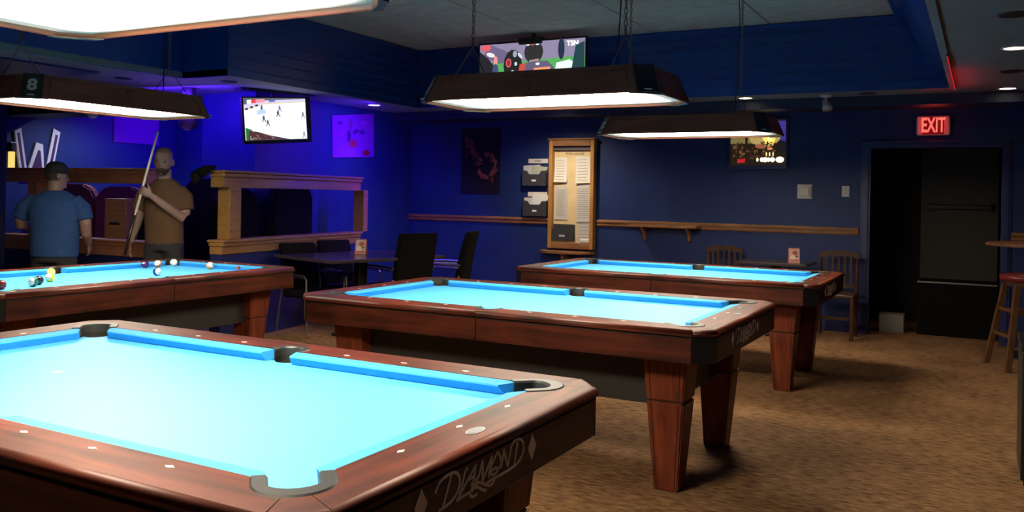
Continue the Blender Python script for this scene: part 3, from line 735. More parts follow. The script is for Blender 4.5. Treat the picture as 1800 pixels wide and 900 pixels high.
# ------------------------------------------------------------------ posters and pictures
fire = [((.012, .008, .022), FULL)]
rf = random.Random(3)
for k in range(170):
    f_ = rf.random()
    if f_ < .62:
        a_ = rf.uniform(-2.6, 1.9)*1.0; rr_ = rf.gauss(1, .10); u = .66+.22*rr_*math.cos(a_); v = .44+.165*rr_*math.sin(a_); rot_ = a_+PI/2
    else:
        q_ = rf.random(); u = .10+.45*q_+rf.gauss(0, .045); v = .84-.36*q_+rf.gauss(0, .035); rot_ = -.75
    if rf.random() < .12: u += rf.gauss(0, .05); v -= .04+.05*rf.random()
    b__ = rf.random(); fire.append(((.13+.25*b__*b__, .03+.07*b__*b__, .05+.02*b__), ell(min(max(u, .05), .95), v, .025+.045*rf.random(), .006+.012*rf.random(), 7, rot_+rf.gauss(0, .35))))
t = thing('flame_poster', 'tall dark poster of a burning ring, left of the wall pockets', 'poster', (-5.784, 9.8, 1.826))
obj('sheet', bx(-.295, .295, -.006, -.001, -.434, .434), flat((.012, .008, .022)), t)
art('flame_print', t, (-.293, -.0065, -.432), (1, 0, 0), (0, 0, 1), .586, .864, fire, step=.00003)
# crooked poster on the blue-lit wall
t = thing('square_poster', 'pale crooked poster with two red blobs on the bright blue wall', 'poster', (-6.9, 8.55, 2.08))
q = [(8.163, 1.799), (8.968, 1.845), (8.951, 2.399), (8.143, 2.304)]
bm = BM(); a_ = [bm.verts.new((.012, y-8.55, z-2.08)) for y, z in q]; c_ = [bm.verts.new((.002, y-8.55, z-2.08)) for y, z in q]
bm.faces.new(a_); bm.faces.new(c_[::-1])
for k in range(4): bm.faces.new((a_[k], c_[k], c_[(k+1) % 4], a_[(k+1) % 4]))
bmesh.ops.recalc_face_normals(bm, faces=bm.faces); obj('sheet', bm, flat((.30, .02, .42)), t)
dr = []
def P2(u, v):
    a, b_ = Vector(q[0]).lerp(Vector(q[1]), u), Vector(q[3]).lerp(Vector(q[2]), u); p = a.lerp(b_, v); return (p.x-8.143, p.y-1.799)
for col, e_ in (((.30, .02, .42), [(.02, .02), (.98, .02), (.98, .98), (.02, .98)]), ((.25, .02, .22), ell(.42, .78, .05, .13)), ((.12, .01, .16), ell(.38, .5, .05, .15)), ((.12, .01, .16), ell(.55, .6, .08, .05, 12, .5)), ((.12, .01, .2), ell(.17, .82, .06, .05)), ((.12, .01, .2), ell(.7, .58, .07, .05)), ((.45, .02, .10), ell(.48, .32, .10, .10)), ((.34, .01, .03), ell(.80, .1, .09, .07)), ((.40, .02, .5), ell(.2, .55, .08, .06)), ((.42, .02, .5), ell(.75, .80, .1, .06))):
    dr.append((col, [P2(*p) for p in e_]))
art('poster_print', t, (.0125, 8.143-8.55, 1.799-2.08), (0, 1, 0), (0, 0, 1), 1, 1, dr)
t = thing('purple_panel', 'large plain purple poster on the blue wall behind the man holding a cue', 'poster', (-9.9, 7.75, 2.21))
obj('sheet', bx(.002, .012, -.33, .36, -.23, .24), flat((.22, .02, .30)), t)
obj('border', bx(.011, .014, -.34, -.33, -.24, .25), flat((.12, .02, .2)), t)
# lit picture
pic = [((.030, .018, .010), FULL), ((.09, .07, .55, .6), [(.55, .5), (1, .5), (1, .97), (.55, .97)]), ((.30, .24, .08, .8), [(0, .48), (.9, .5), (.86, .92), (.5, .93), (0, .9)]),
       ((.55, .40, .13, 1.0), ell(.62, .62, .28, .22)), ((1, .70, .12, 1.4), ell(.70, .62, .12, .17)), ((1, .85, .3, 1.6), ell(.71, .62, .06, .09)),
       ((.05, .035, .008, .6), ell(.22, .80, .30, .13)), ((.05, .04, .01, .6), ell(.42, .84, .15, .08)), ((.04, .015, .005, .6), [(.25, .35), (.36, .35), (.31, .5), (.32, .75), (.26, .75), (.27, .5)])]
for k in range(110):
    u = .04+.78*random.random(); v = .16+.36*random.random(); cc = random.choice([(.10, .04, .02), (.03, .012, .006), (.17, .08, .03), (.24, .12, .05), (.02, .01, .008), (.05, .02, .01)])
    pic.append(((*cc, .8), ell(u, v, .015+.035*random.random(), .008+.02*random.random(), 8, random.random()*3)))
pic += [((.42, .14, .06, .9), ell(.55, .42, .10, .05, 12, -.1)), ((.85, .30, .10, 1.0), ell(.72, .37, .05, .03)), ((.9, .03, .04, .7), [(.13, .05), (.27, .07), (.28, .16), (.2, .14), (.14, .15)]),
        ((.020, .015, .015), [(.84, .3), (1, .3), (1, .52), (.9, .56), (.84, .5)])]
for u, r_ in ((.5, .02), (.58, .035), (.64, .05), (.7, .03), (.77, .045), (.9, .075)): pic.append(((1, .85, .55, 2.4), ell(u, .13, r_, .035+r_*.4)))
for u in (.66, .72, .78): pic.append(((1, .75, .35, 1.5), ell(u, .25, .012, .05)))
t = thing('lit_picture', 'glowing framed picture of a tree and candle flames behind the far lamp', 'picture', (-2.204, 9.8, 2.01))
bm = BM(); X_, Z_, fw = .325, .285, .022
for a_ in ((-X_, X_, Z_-fw, Z_), (-X_, X_, -Z_, -Z_+fw), (-X_, -X_+fw, -Z_, Z_), (X_-fw, X_, -Z_, Z_)): box(bm, a_[0], a_[1], -.035, 0, a_[2], a_[3], bev=.003, seg=1)
bm.free()
for nm, a_ in (('frame_top', (-X_, X_, Z_-fw, Z_)), ('frame_bottom', (-X_, X_, -Z_, -Z_+.04)), ('frame_side', (-X_, -X_+fw, -Z_+.04, Z_-fw)), ('frame_side', (X_-fw, X_, -Z_+.04, Z_-fw))):
    obj(nm, bx(a_[0], a_[1], -.035, 0, a_[2], a_[3], bev=.003, seg=1), M['blue_dark'], t)
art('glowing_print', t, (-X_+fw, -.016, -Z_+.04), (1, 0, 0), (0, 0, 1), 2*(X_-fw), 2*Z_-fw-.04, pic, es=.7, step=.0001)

# televisions
foot = [((.05, .22, .06), FULL), ((.28, .24, .38), [(0, .72), (1, .72), (1, 1), (0, 1)]), ((.16, .13, .24), [(.02, .8), (.4, .62), (.4, .78), (.1, 1)]), ((.10, .42, .10), [(.17, 0), (1, 0), (1, .75), (.17, .70)]),
 ((.85, .95, .90), [(.72, .45), (.74, .66), (.86, .70), (.93, .62), (.93, .48)]), ((.30, .75, .35), [(.70, .3), (.92, .3), (.93, .52), (.72, .50)]), ((.8, .35, .1), ell(.86, .42, .03, .035)),
 ((.02, .02, .025), [(0, .9), (.09, .78), (.17, .6), (.19, .3), (.06, .3), (0, .45)]), ((.75, .12, .15), ell(.06, .95, .055, .05)), ((.85, .8, .82), ell(.11, .84, .05, .03, 10, -.7)), ((.85, .3, .3), ell(.16, .74, .02, .08)),
 ((.06, .08, .2), ell(.16, .60, .03, .10)), ((.9, .45, .3), ell(.05, .45, .035, .07)), ((.8, .2, .25), ell(.09, .34, .04, .09)), ((.8, .82, .8), ell(.22, .36, .06, .06)),
 ((.02, .02, .02), ell(.33, .66, .09, .24)), ((.75, .1, .12), ell(.29, .70, .028, .07)), ((.25, .04, .05), ell(.29, .70, .018, .05)), ((.35, .38, .5), ell(.35, .83, .02, .05)), ((.7, .72, .8), ell(.36, .68, .013, .03)), ((.7, .72, .8), ell(.40, .80, .015, .05, 8, .4)), ((.7, .72, .8), ell(.33, .56, .015, .03)),
 ((.03, .03, .03), ell(.53, .84, .09, .17)), ((.90, .85, .8), ell(.475, .955, .018, .015)), ((.95, .95, .95), ell(.565, .955, .018, .015)), ((.5, .1, .08), ell(.52, .95, .02, .012)), ((.42, .27, .24), [(.49, .66), (.58, .66), (.58, .74), (.49, .72)]),
 ((.13, .11, .20), [(.36, .2), (.38, .55), (.44, .68), (.52, .70), (.66, .70), (.72, .60), (.74, .2)]), ((.60, .08, .07), [(.38, .48), (.44, .50), (.46, .68), (.40, .67)]), ((.9, .9, .95), ell(.57, .66, .02, .02)),
 ((.95, .34, .16), [(.54, .46), (.69, .47), (.69, .61), (.535, .60)]), ((.95, .5, .3), [(.55, .50), (.68, .51), (.68, .56), (.55, .55)]), ((.16, .18, .45), ell(.60, .42, .10, .03)), ((.8, .12, .14), [(.56, .28), (.60, .28), (.60, .38), (.57, .38)]), ((.8, .12, .14), [(.64, .28), (.69, .28), (.69, .39), (.65, .39)]),
 ((.02, .02, .02), ell(.42, .42, .06, .06)), ((.35, .22, .15), ell(.42, .34, .06, .03, 10, -.3)), ((.02, .06, .07), [(.88, .5), (.92, .9), (1, .95), (1, .45)]), ((.02, .03, .06), ell(.79, .86, .03, .16)), ((.14, .16, .25), [(.93, .25), (.94, .5), (1, .58), (1, .25)]), ((.65, .12, .10), ell(.95, .47, .008, .1))]
T = thing('football_television', 'wide television showing football players, hung above the middle lamp', 'television', (-4.36, 8.45, 2.70))
obj('back_shell', bx(-.60, .60, 0.0, .05, -.30, .37, bev=.01), M['black'], T)
obj('bezel', bx(-.665, .665, -.03, .0, -.385, .385, bev=.006), M['black'], T)
art('screen', T, (-.645, -.0308, -.365), (1, 0, 0), (0, 0, 1), 1.29, .73, foot, es=1.3)
put_text('channel_caption', 'TSN', .075, (.50, -.0335+.0, .315), (1, 0, 0), (0, 0, 1), flat((1, 1, 1), 2), T, extrude=.0003, bold=.002)
obj('ceiling_bracket', bx(-.14, .14, -.07, .03, .335, .41, bev=.012), M['black'], T)
bm = BM(); tube(bm, [(0, .03, .40), (0, .03, ZT-2.70)], .025, 10); obj('ceiling_pole', bm, M['black'], T)
for k, x_ in enumerate((-.04, .05)): obj('bracket_arm', bx(x_-.01, x_+.01, .05, .07, -.2, .42), M['black'], T)

ice = [((.85, .87, .92), FULL), ((.10, .11, .14), [(0, .82), (1, .93), (1, 1), (0, 1)]), ((.62, .58, .78), [(0, .72), (.3, .86), (1, .92), (1, .98), (.3, .94), (0, .84)]), ((.70, .55, .20), [(0, .70), (.3, .845), (1, .905), (1, .92), (.3, .865), (0, .725)]),
 ((.15, .17, .5), [(.4, .9), (.5, .91), (.5, .96), (.4, .945)]), ((.8, .8, .85), [(.05, .86), (.12, .87), (.12, .96), (.05, .95)]), ((.75, .05, .06), [(.12, .87), (.19, .88), (.19, .965), (.12, .96)]), ((.85, .3, .35), [(.19, .88), (.33, .90), (.33, .975), (.19, .965)])]
for u, v in ((.04, .74), (.12, .78), (.2, .82)): ice.append(((.03, .03, .06), ell(u, v, .028, .024, 9, .5)))
for u, v, c in ((.30, .52, (.06, .07, .10)), (.36, .42, (.12, .14, .1)), (.53, .64, (.05, .05, .09)), (.56, .76, (.22, .2, .32)), (.94, .60, (.25, .2, .28)), (.27, .77, (.1, .1, .3)), (.94, .12, (.3, .3, .38))):
    ice += [(c, ell(u, v, .018, .045)), (c, ell(u-.015, v-.06, .008, .045, 8, -.3)), (c, ell(u+.02, v-.06, .008, .045, 8, .4)), (c, ell(u, v+.045, .012, .016))]
ice += [((.45, .6, .85), [(.19, .60), (.33, .62), (.33, .72), (.19, .70)]), ((.02, .16, .04), [(0, .0), (.12, 0), (.1, .24), (0, .3)]), ((.08, .03, .03), [(.03, 0), (.62, 0), (.42, .08), (.18, .2), (.05, .22)]), ((.05, .05, .10), [(.4, .1), (.7, 0), (.62, 0), (.35, .1)])]
for k in range(26): ice.append((random.choice([(.25, .08, .08), (.3, .25, .2), (.05, .04, .05), (.4, .35, .3)]), ell(.06+.4*random.random()**1.4, .02+.1*random.random(), .012, .012, 6)))
# hung from the ceiling, turned and tilted down
U = Vector((math.sin(math.radians(9)), math.cos(math.radians(9)), 0)); nrm = Vector((math.cos(math.radians(9)), -math.sin(math.radians(9)), 0))
T = thing('hockey_television', 'television showing ice hockey, tilted down in front of the bright blue wall', 'television', (-6.62, 6.93, 2.145), PI/2-math.radians(18.6))
PV = bpy.data.objects.new('tilt_mount', None)
bpy.data.objects.remove(PV)
tl = math.radians(-5); V_ = Vector((0, math.sin(-tl), math.cos(tl))); 
def tilted(bm): bm.transform(Matrix.Rotation(tl, 4, 'Y')); return bm
obj('bezel', tilted(bx(-.395, .405, -.02, .02, -.255, .24, bev=.006)), M['black'], T)
obj('back_shell', tilted(bx(-.38, .38, .02, .07, -.2, .2, bev=.01)), M['black'], T)
o = art('screen', T, (-.435, 0, 0), (1, 0, 0), (0, 0, 1), .715, .44, ice, es=1.5); o.data.transform(Matrix.Translation((.06, -.0205, -.215))); o.data.transform(Matrix.Rotation(tl, 4, 'Y'))
obj('ceiling_plate', bx(-.42, .25, -.02, .12, .28, .304, bev=.003), M['black'], T)
bm = BM(); tube(bm, [(0, .07, .0), (0, .10, .29)], .02, 8); obj('mount_arm', bm, M['black'], T)

# thermostat, switch, ceiling spotlight
t = thing('thermostat', 'cream thermostat inside a clear cover on the far wall', 'thermostat', (-1.695, 9.8, 1.484))
obj('base_plate', bx(-.078, .078, -.012, 0, -.079, .079, bev=.004), mat('clear_cover', (.45, .42, .36), .3), t)
obj('dial_body', bx(-.05, .045, -.035, -.012, -.045, .05, bev=.008), mat('cream_plastic', (.66, .58, .45), .5), t)
obj('cover_side', bx(.06, .066, -.045, -.012, -.06, .06), mat('clear_cover_side', (.5, .48, .42), .2), t)
t = thing('light_switch', 'white light switch plate on the wall left of the doorway', 'switch', (-1.279, 9.8, 1.492))
obj('plate', bx(-.038, .038, -.008, 0, -.058, .058, bev=.004), mat('switch_plate', (.66, .60, .56), .4), t)
obj('rocker', bx(-.016, .016, -.014, -.008, -.03, .03, bev=.003), mat('switch_rocker', (.60, .55, .52), .4), t)
t = thing('ceiling_spotlight', 'small white swivel spotlight on the ceiling left of the exit sign', 'spotlight', (-1.40, 9.18, 2.45))
bm = BM(); cyl(bm, (0, 0), .055, -.02, 0); obj('canopy', bm, M['white'], t, smooth=False)
bm = BM(); tube(bm, [(0, 0, -.02), (0, 0, -.06)], .01); obj('stem', bm, M['white'], t)
bm = BM(); tube(bm, [(-.02, .03, -.05), (0, 0, -.08), (.015, -.02, -.12), (.02, -.03, -.145)], [.02, .034, .045, .05], 16); obj('lamp_head', bm, mat('grey_enamel', (.5, .5, .48), .4), t, smooth=True)
# decorations in the annex
t = thing('ceiling_camera_dome', 'small purple-lit dome on the dark bulkhead over the letter wall', 'camera', (-8.35, 6.0, 2.18))
bm = BM(); sphere(bm, (0, 0, -.01), .055); obj('dome', bm, M['white'], t, smooth=True); obj('base', bx(-.06, .06, -.06, .06, -.012, 0, bev=.004), M['white'], t)
t = thing('hanging_speaker', 'dark round speaker hanging below the right end of the number 8 lamp', 'speaker', (-7.35, 6.4, 2.10))
bm = BM(); sphere(bm, (0, 0, 0), .10, sc=(1, 1, 1.0)); obj('shell', bm, mat('dark_maroon', (.012, .004, .004), .5, noise=.5, nscale=30), t, smooth=True)
bm = BM(); cyl(bm, (0, 0), .07, -.0, .35); obj('neck', bm, M['black'], t)
# big letter on the annex wall
def letter_W():
    T = thing('letter_w', 'large white outlined letter W on the wall behind the man in the cap', 'letter', (-9.9, 6.4, 1.75))
    s_ = 9.9/9.5; f = lambda y, z: (y*s_-6.4, 1.375+(z-1.375)*s_-1.75)
    strokes = [[(5.85, 2.0), (5.925, 2.035), (6.02, 1.45), (5.94, 1.45)], [(6.105, 1.885), (6.185, 1.865), (6.215, 1.45), (6.15, 1.45), (6.14, 1.72), (6.05, 1.45), (5.98, 1.45)], [(6.31, 2.06), (6.395, 2.02), (6.29, 1.45), (6.20, 1.45)]]
    inner = [[(5.880, 1.975), (5.908, 1.985), (5.99, 1.46), (5.965, 1.46)], [(6.13, 1.80), (6.155, 1.79), (6.19, 1.46), (6.17, 1.46), (6.145, 1.62), (6.03, 1.46), (6.01, 1.46)], [(6.335, 1.99), (6.365, 1.98), (6.265, 1.46), (6.235, 1.46)]]
    for k, p in enumerate(strokes):
        bm = BM(); P = [f(*a) for a in p]
        loft(bm, [[Vector((0.0, a, b_)) for a, b_ in P], [Vector((.03, a, b_)) for a, b_ in P]]); bmesh.ops.recalc_face_normals(bm, faces=bm.faces)
        o = obj('letter_stroke', bm, mat('letter_white%d' % k, (.62, .60, .58), .5), T)
        bm = BM(); P = [f(*a) for a in inner[k]]
        loft(bm, [[Vector((.028, a, b_)) for a, b_ in P], [Vector((.034, a, b_)) for a, b_ in P]]); bmesh.ops.recalc_face_normals(bm, faces=bm.faces)
        obj('dark_inlay', bm, mat('letter_inlay%d' % k, (.05, .015, .06), .5), o)
letter_W()
t = thing('yellow_wall_lamp', 'narrow yellow glowing wall lamp at the far left edge', 'lamp', (-9.9, 6.05, 1.73))
obj('glowing_shade', bx(.02, .09, -.022, .022, -.17, .05, bev=.006), flat((1, .72, .18), 1.2), t)
obj('cap', bx(.0, .095, -.026, .026, .05, .15, bev=.006), M['black'], t); obj('top_rim', bx(.0, .10, -.035, .035, .15, .16), M['white'], t)

# ------------------------------------------------------------------ half-height partitions with openings
def partition(label, A, B, ztop, zsill, zbot, mwood, posts, cap=(.02, .16)):
    A = Vector((*A, 0)); B = Vector((*B, 0)); d = (B-A); Ln = d.length; ang = math.atan2(d.y, d.x)
    T = thing('partition', label, 'partition', A, ang, 'half-height partitions round the lounge')
    obj('knee_wall', bx(0, Ln, -.06, .06, 0, zbot, bev=.003), M['blue_dark'], T)
    h = ztop-.0
    obj('top_cap', bx(-.012, Ln+.02, -.10, .10, h-.022, h, bev=.006), mwood, T)
    obj('crown_moulding', bx(-.006, Ln+.01, -.088, .088, h-.062, h-.022, bev=.012, seg=3), mwood, T)
    obj('top_rail', bx(0, Ln, -.07, .07, h-.155, h-.062, bev=.004), mwood, T)
    obj('sill_cap', bx(-.008, Ln+.02, -.095, .095, zsill-.025, zsill, bev=.006), mwood, T)
    obj('sill_moulding', bx(-.004, Ln+.01, -.082, .082, zsill-.06, zsill-.025, bev=.01, seg=3), mwood, T)
    obj('sill_rail', bx(0, Ln, -.07, .07, zbot, zsill-.06, bev=.004), mwood, T)
    for x0, x1 in posts: obj('post', bx(x0, x1, -.068, .068, zsill, h-.15, bev=.004), mwood, T)
    return T
partition('pale wood framed partition opening left of the small dark tables', (-6.05, 5.60), (-6.40, 8.00), 1.56, .93, .80, M['pine'], [(.10, .26), (2.50, 2.60)])
partition('reddish wood framed partition opening behind the man in the cap', (-9.5, 5.8), (-7.25, 5.87), 1.583, .86, .70, M['pine_x'], [(.45, .60)])

t = thing('jacket', 'black jacket slumped over the left end of the wood-framed partition', 'jacket', (-6.07, 5.52, 1.56), YAW)
bm = BM()
for c_, r_, sc_ in (((-.07, .0, -.03), .06, (1, .8, .8)), ((-.02, 0, .005), .05, (1, .8, .7)), ((.03, 0, .02), .035, (1.2, .8, .6)), ((-.11, .0, -.06), .05, (1, .8, .9)), ((-.09, -.07, -.08), .045, (1, .5, 1.2)), ((-.10, -.04, -.06), .05, (1, 1, 1))): sphere(bm, c_, r_, 12, 8, sc_)
obj('jacket_body', remesh(bm, .010, 3), M['fabric_black'], t)

# lounge chairs seen through the openings
def lounge(label, loc, rz, w_=.7, h=1.15, col=None, d=.5):
    T = thing('lounge_chair', label, 'armchair', (*loc, 0), rz, 'high-backed lounge chairs behind the partitions')
    m_ = col or M['fabric_black']
    bm = BM(); n = 8; pts = [(-w_/2, .35)]+[(-w_/2*math.cos(a_)*1.0, h-.14+.14*math.sin(a_)) for a_ in [PI/2*i/6 for i in range(7)]]
    pts = [(-w_/2, .3), (-w_/2, h-.16), (-w_/2+.06, h-.05), (-w_/2+.16, h), (w_/2-.16, h), (w_/2-.06, h-.05), (w_/2, h-.16), (w_/2, .3)]
    loft(bm, [[Vector((a_, d/2-.12, z)) for a_, z in pts], [Vector((a_, d/2, z)) for a_, z in pts]]); bmesh.ops.recalc_face_normals(bm, faces=bm.faces)
    bmesh.ops.bevel(bm, geom=list(bm.edges), offset=.02, segments=2, affect='EDGES'); obj('backrest', bm, m_, T, smooth=False)
    obj('seat', bx(-w_/2+.08, w_/2-.08, -d/2, d/2-.1, .28, .46, bev=.03), m_, T)
    for s in (1, -1): obj('armrest', bx(*sorted((s*w_/2, s*(w_/2-.10))), -d/2, d/2-.1, .1, .64, bev=.03), m_, T)
    for sx in (1, -1):
        for sy in (1, -1): obj('leg', bx(sx*(w_/2-.07)-.02, sx*(w_/2-.07)+.02, sy*(d/2-.06)-.02, sy*(d/2-.06)+.02, 0, .12), M['black'], T)
maroon = mat('maroon_velvet', (.10, .012, .02), .7)
lounge('black high-backed lounge chair in the right half of the wood-framed opening', (-6.62, 7.30), PI/2+.14, .74, 1.46, d=.36)
lounge('black lower lounge chair in the left half of the wood-framed opening', (-6.62, 6.50), PI/2+.1, .62, 1.40, d=.36)
lounge('dark lounge chair behind the gap to the right of the man with the cue', (-7.22, 6.45), .3, .5, 1.50, d=.36)
lounge('maroon lounge chair at the far left behind the partition', (-9.4, 6.4), .3, .7, 1.42, maroon, d=.4)
lounge('maroon lounge chair seen between the two players', (-8.62, 6.5), .4, .6, 1.40, maroon, d=.4)
lounge('tall black lounge chair seen just left of the man with the cue', (-7.72, 6.25), .3, .36, 1.46, d=.3)
t = thing('wooden_cabinet', 'yellowish wooden cabinet seen through the opening between the two men', 'cabinet', (-8.12, 6.2, 0), .3)
obj('body', bx(-.13, .13, -.1, .1, .0, 1.27, bev=.006), M['pine'], t); obj('dark_vent', bx(-.07, .05, -.105, -.1, .99, 1.02), M['black'], t)
t = thing('glowing_cushion', 'violet cushion with a glow put into its material, behind the partition', 'cushion', (-8.75, 7.3, 1.33))
bm = BM(); sphere(bm, (0, 0, 0), .17, sc=(1, .5, .7)); obj('cushion_body', bm, mat('self_lit_violet', (.8, .35, .9), .6, emit=(.25, .02, 1), es=.35), t, smooth=True)  # violet emission in the material stands in for the black-light glow
bm = BM(); tube(bm, [(0, 0, -.1), (0, 0, -1.30)], .03); obj('stand', bm, M['black'], t)

# ------------------------------------------------------------------ furniture near the left corner
def arm_chair(label, loc, rz):
    T = thing('armchair', label, 'chair', (*loc, 0), rz, 'black upholstered chairs with chrome arms')
    bm = BM(); rings = []
    for z, yo, hw, th in ((.40, .20, .205, .035), (.55, .215, .215, .035), (.75, .25, .22, .032), (.90, .285, .22, .03), (1.0, .31, .215, .028)):
        rings.append([Vector((-hw, yo-th, z)), Vector((0, yo-th-.012, z)), Vector((hw, yo-th, z)), Vector((hw, yo+th, z)), Vector((0, yo+th+.006, z)), Vector((-hw, yo+th, z))])
    loft(bm, rings); bmesh.ops.recalc_face_normals(bm, faces=bm.faces); bmesh.ops.bevel(bm, geom=[e for e in bm.edges if e.is_boundary or e.calc_face_angle(0) > .8], offset=.012, segments=2, affect='EDGES')
    obj('backrest', bm, M['fabric_black'], T)
    obj('seat', bx(-.22, .22, -.24, .2, .41, .49, bev=.025, seg=3), M['fabric_black'], T)
    for s in (1, -1):
        bm = BM(); tube(bm, [(s*.245, .24, .66), (s*.25, .0, .67), (s*.25, -.20, .665), (s*.25, -.235, .63), (s*.25, -.25, .3), (s*.25, -.255, .012)], .011, 8); obj('arm_and_front_leg', bm, M['chrome'], T)
        bm = BM(); tube(bm, [(s*.225, .22, .55), (s*.235, .26, .3), (s*.24, .30, .012)], .011, 8); obj('rear_leg', bm, M['chrome'], T)
        bm = BM(); tube(bm, [(s*.25, -.2, .645), (s*.25, .0, .645), (s*.245, .22, .635)], .006, 6); obj('arm_stay', bm, M['chrome'], T)
    return T
c0 = arm_chair('black high-backed chair with its back to the middle pool table, right of the menu card', (-5.06, 7.04), math.radians(-110))
def chair_at(label, loc, rz):
    c = copy_tree(c0); c.location = (*loc, 0); c.rotation_euler = (0, 0, rz); c['label'] = label; return c
chair_at('black high-backed chair seen edge-on against the dark blue wall', (-4.95, 7.66), math.radians(-72))
chair_at('black chair at the left end of the low dark table', (-5.74, 6.55), math.radians(78)).scale = (.95, .9, .87)
chair_at('black chair behind the menu card, against the wood-framed partition', (-5.84, 7.22), math.radians(78)).scale = (.95, .9, .87)
t = thing('low_table', 'dark square table with a menu card by the wood-framed partition', 'table', (-5.36, 6.80, 0), math.radians(-16))
obj('tabletop', bx(-.48, .48, -.68, .68, .74, .77, bev=.006), M['table_top'], t)
obj('pedestal_column', bx(-.05, .05, -.05, .05, .03, .74, bev=.01), M['black'], t); obj('foot_cross', bx(-.3, .3, -.04, .04, .0, .03, bev=.008), M['black'], t); obj('foot_cross', bx(-.04, .04, -.3, .3, 0.0, .032, bev=.008), M['black'], t)
def menu_card(label, loc, rz, z):
    T = thing('menu_card', label, 'menu card', (*loc, z), rz, 'folded drink menu cards')
    for s in (1, -1):
        bm = BM(); loft(bm, [[Vector((-.055, s*.035, 0)), Vector((.055, s*.035, 0)), Vector((.055, s*.037, 0)), Vector((-.055, s*.037, 0))], [Vector((-.055, s*.002, .15)), Vector((.055, s*.002, .15)), Vector((.055, s*.004, .15)), Vector((-.055, s*.004, .15))]])
        bmesh.ops.recalc_face_normals(bm, faces=bm.faces); cd_ = obj('card_face', bm, flat((.45, .16, .12)), T)
    art('card_print', T, (-.05, -.0365, .008), (1, 0, 0), (0, .22, .975), .10, .135, [((.60, .42, .36), FULL), ((.45, .10, .07), ell(.6, .72, .28, .18)), ((.75, .6, .5), ell(.35, .35, .25, .2)), ((.10, .05, .05), ell(.75, .45, .12, .08)), ((.55, .15, .10), [(.05, .05), (.95, .05), (.95, .2), (.05, .2)])], rough=.5)
    return T
menu_card('pinkish folded menu card on the dark table at the left, near the blue-lit wall', (-5.42, 6.88), YAW-.1, .77)
# table and two chairs at the back wall
t = thing('cafe_table', 'dark cafe table against the far wall between two slat-back chairs', 'table', (-1.88, 9.28, 0))
obj('tabletop', bx(-.36, .36, -.30, .30, .72, .75, bev=.006), M['table_top'], t)
obj('pedestal_column', bx(-.045, .045, -.045, .045, .03, .72, bev=.01), M['black'], t); obj('foot_cross', bx(-.28, .28, -.04, .04, 0, .03, bev=.008), M['black'], t); obj('foot_cross', bx(-.04, .04, -.28, .28, 0, .032, bev=.008), M['black'], t)
menu_card('red folded menu card on the cafe table at the far wall', (-1.68, 9.16), .3, .75)
walnut = woodmat('dining_chair_wood', (.04, .016, .007), (.085, .038, .017), 'Z', .4, .2, 3)
def slat_chair(label, loc, rz):
    T = thing('slat_back_chair', label, 'chair', (*loc, 0), rz, 'wooden slat-back chairs at the cafe table')
    obj('seat', bx(-.20, .20, -.20, .19, .42, .455, bev=.01), walnut, T)
    for s in (1, -1):
        obj('front_leg', bx(s*.18-.018, s*.18+.018, -.19, -.155, 0, .42, bev=.004), walnut, T)
        bm = BM(); tube(bm, [(s*.175, .19, 0), (s*.175, .18, .43), (s*.18, .20, .65), (s*.182, .225, .82)], [.019, .021, .019, .016], 8); obj('rear_post', bm, walnut, T)
    bm = BM(); pts = [(-.20, .79), (-.1, .815), (0, .825), (.1, .815), (.2, .79), (.2, .845), (.1, .87), (0, .88), (-.1, .87), (-.2, .845)]
    loft(bm, [[Vector((x, .20, z)) for x, z in pts], [Vector((x, .225, z)) for x, z in pts]]); bmesh.ops.recalc_face_normals(bm, faces=bm.faces); obj('crest_rail', bm, walnut, T)
    obj('lower_rail', bx(-.17, .17, .175, .195, .49, .52, bev=.003), walnut, T)
    for k in range(5):
        x = -.12+.06*k; bm = BM(); box(bm, x-.011, x+.011, -.006, .006, .52, .82); bm.transform(Matrix.Translation((0, .185, 0)) @ Matrix.Shear('XZ' if False else 'XY', 4, (0, .07)) if False else Matrix.Translation((0, .195, 0))); obj('back_slat', bm, walnut, T)
    obj('stretcher', bx(-.17, .17, -.01, .01, .18, .21), walnut, T)
    return T
s0 = slat_chair('wooden slat-back chair left of the cafe table', (-2.50, 9.36), .0)
c = copy_tree(s0); c.location = (-1.30, 9.36, 0); c['label'] = 'wooden slat-back chair right of the cafe table, beside the doorway'
# bar table and stool at the right
t = thing('bar_table', 'high round wooden bar table at the right edge beside the doorway', 'bar table', (.46, 9.2, 0))
bm = BM(); lathe(bm, [(.42, 1.005), (.43, 1.012), (.43, 1.03), (.42, 1.037)], n=36); obj('tabletop', bm, M['oak'], t)
bm = BM(); lathe(bm, [(.26, 0), (.26, .02), (.05, .05), (.04, .1), (.04, 1.006)], n=20); obj('pedestal', bm, M['black'], t)
t = thing('bar_stool', 'wooden bar stool with dark red seat at the right edge', 'stool', (.34, 8.52, 0), .35)
bm = BM(); lathe(bm, [(.17, .735), (.195, .74), (.205, .765), (.20, .79), (.15, .80), (0, .802)], n=28); obj('seat_pad', bm, M['red_seat'], t, smooth=True)
bm = BM(); lathe(bm, [(.15, .70), (.18, .70), (.18, .736), (.1, .736)], n=24); obj('seat_ring', bm, walnut, t)
stl = woodmat('stool_wood', (.08, .035, .015), (.18, .085, .038), 'Z', .4, .2, 3)
for sx in (1, -1):
    for sy in (1, -1):
        bm = BM(); n_ = 4; loft(bm, [[Vector((sx*.225+a_*.021, sy*.225+b_*.021, 0)) for a_, b_ in ((-1, -1), (1, -1), (1, 1), (-1, 1))], [Vector((sx*.12+a_*.021, sy*.12+b_*.021, .71)) for a_, b_ in ((-1, -1), (1, -1), (1, 1), (-1, 1))]]); bmesh.ops.recalc_face_normals(bm, faces=bm.faces)
        obj('leg', bm, stl, t)
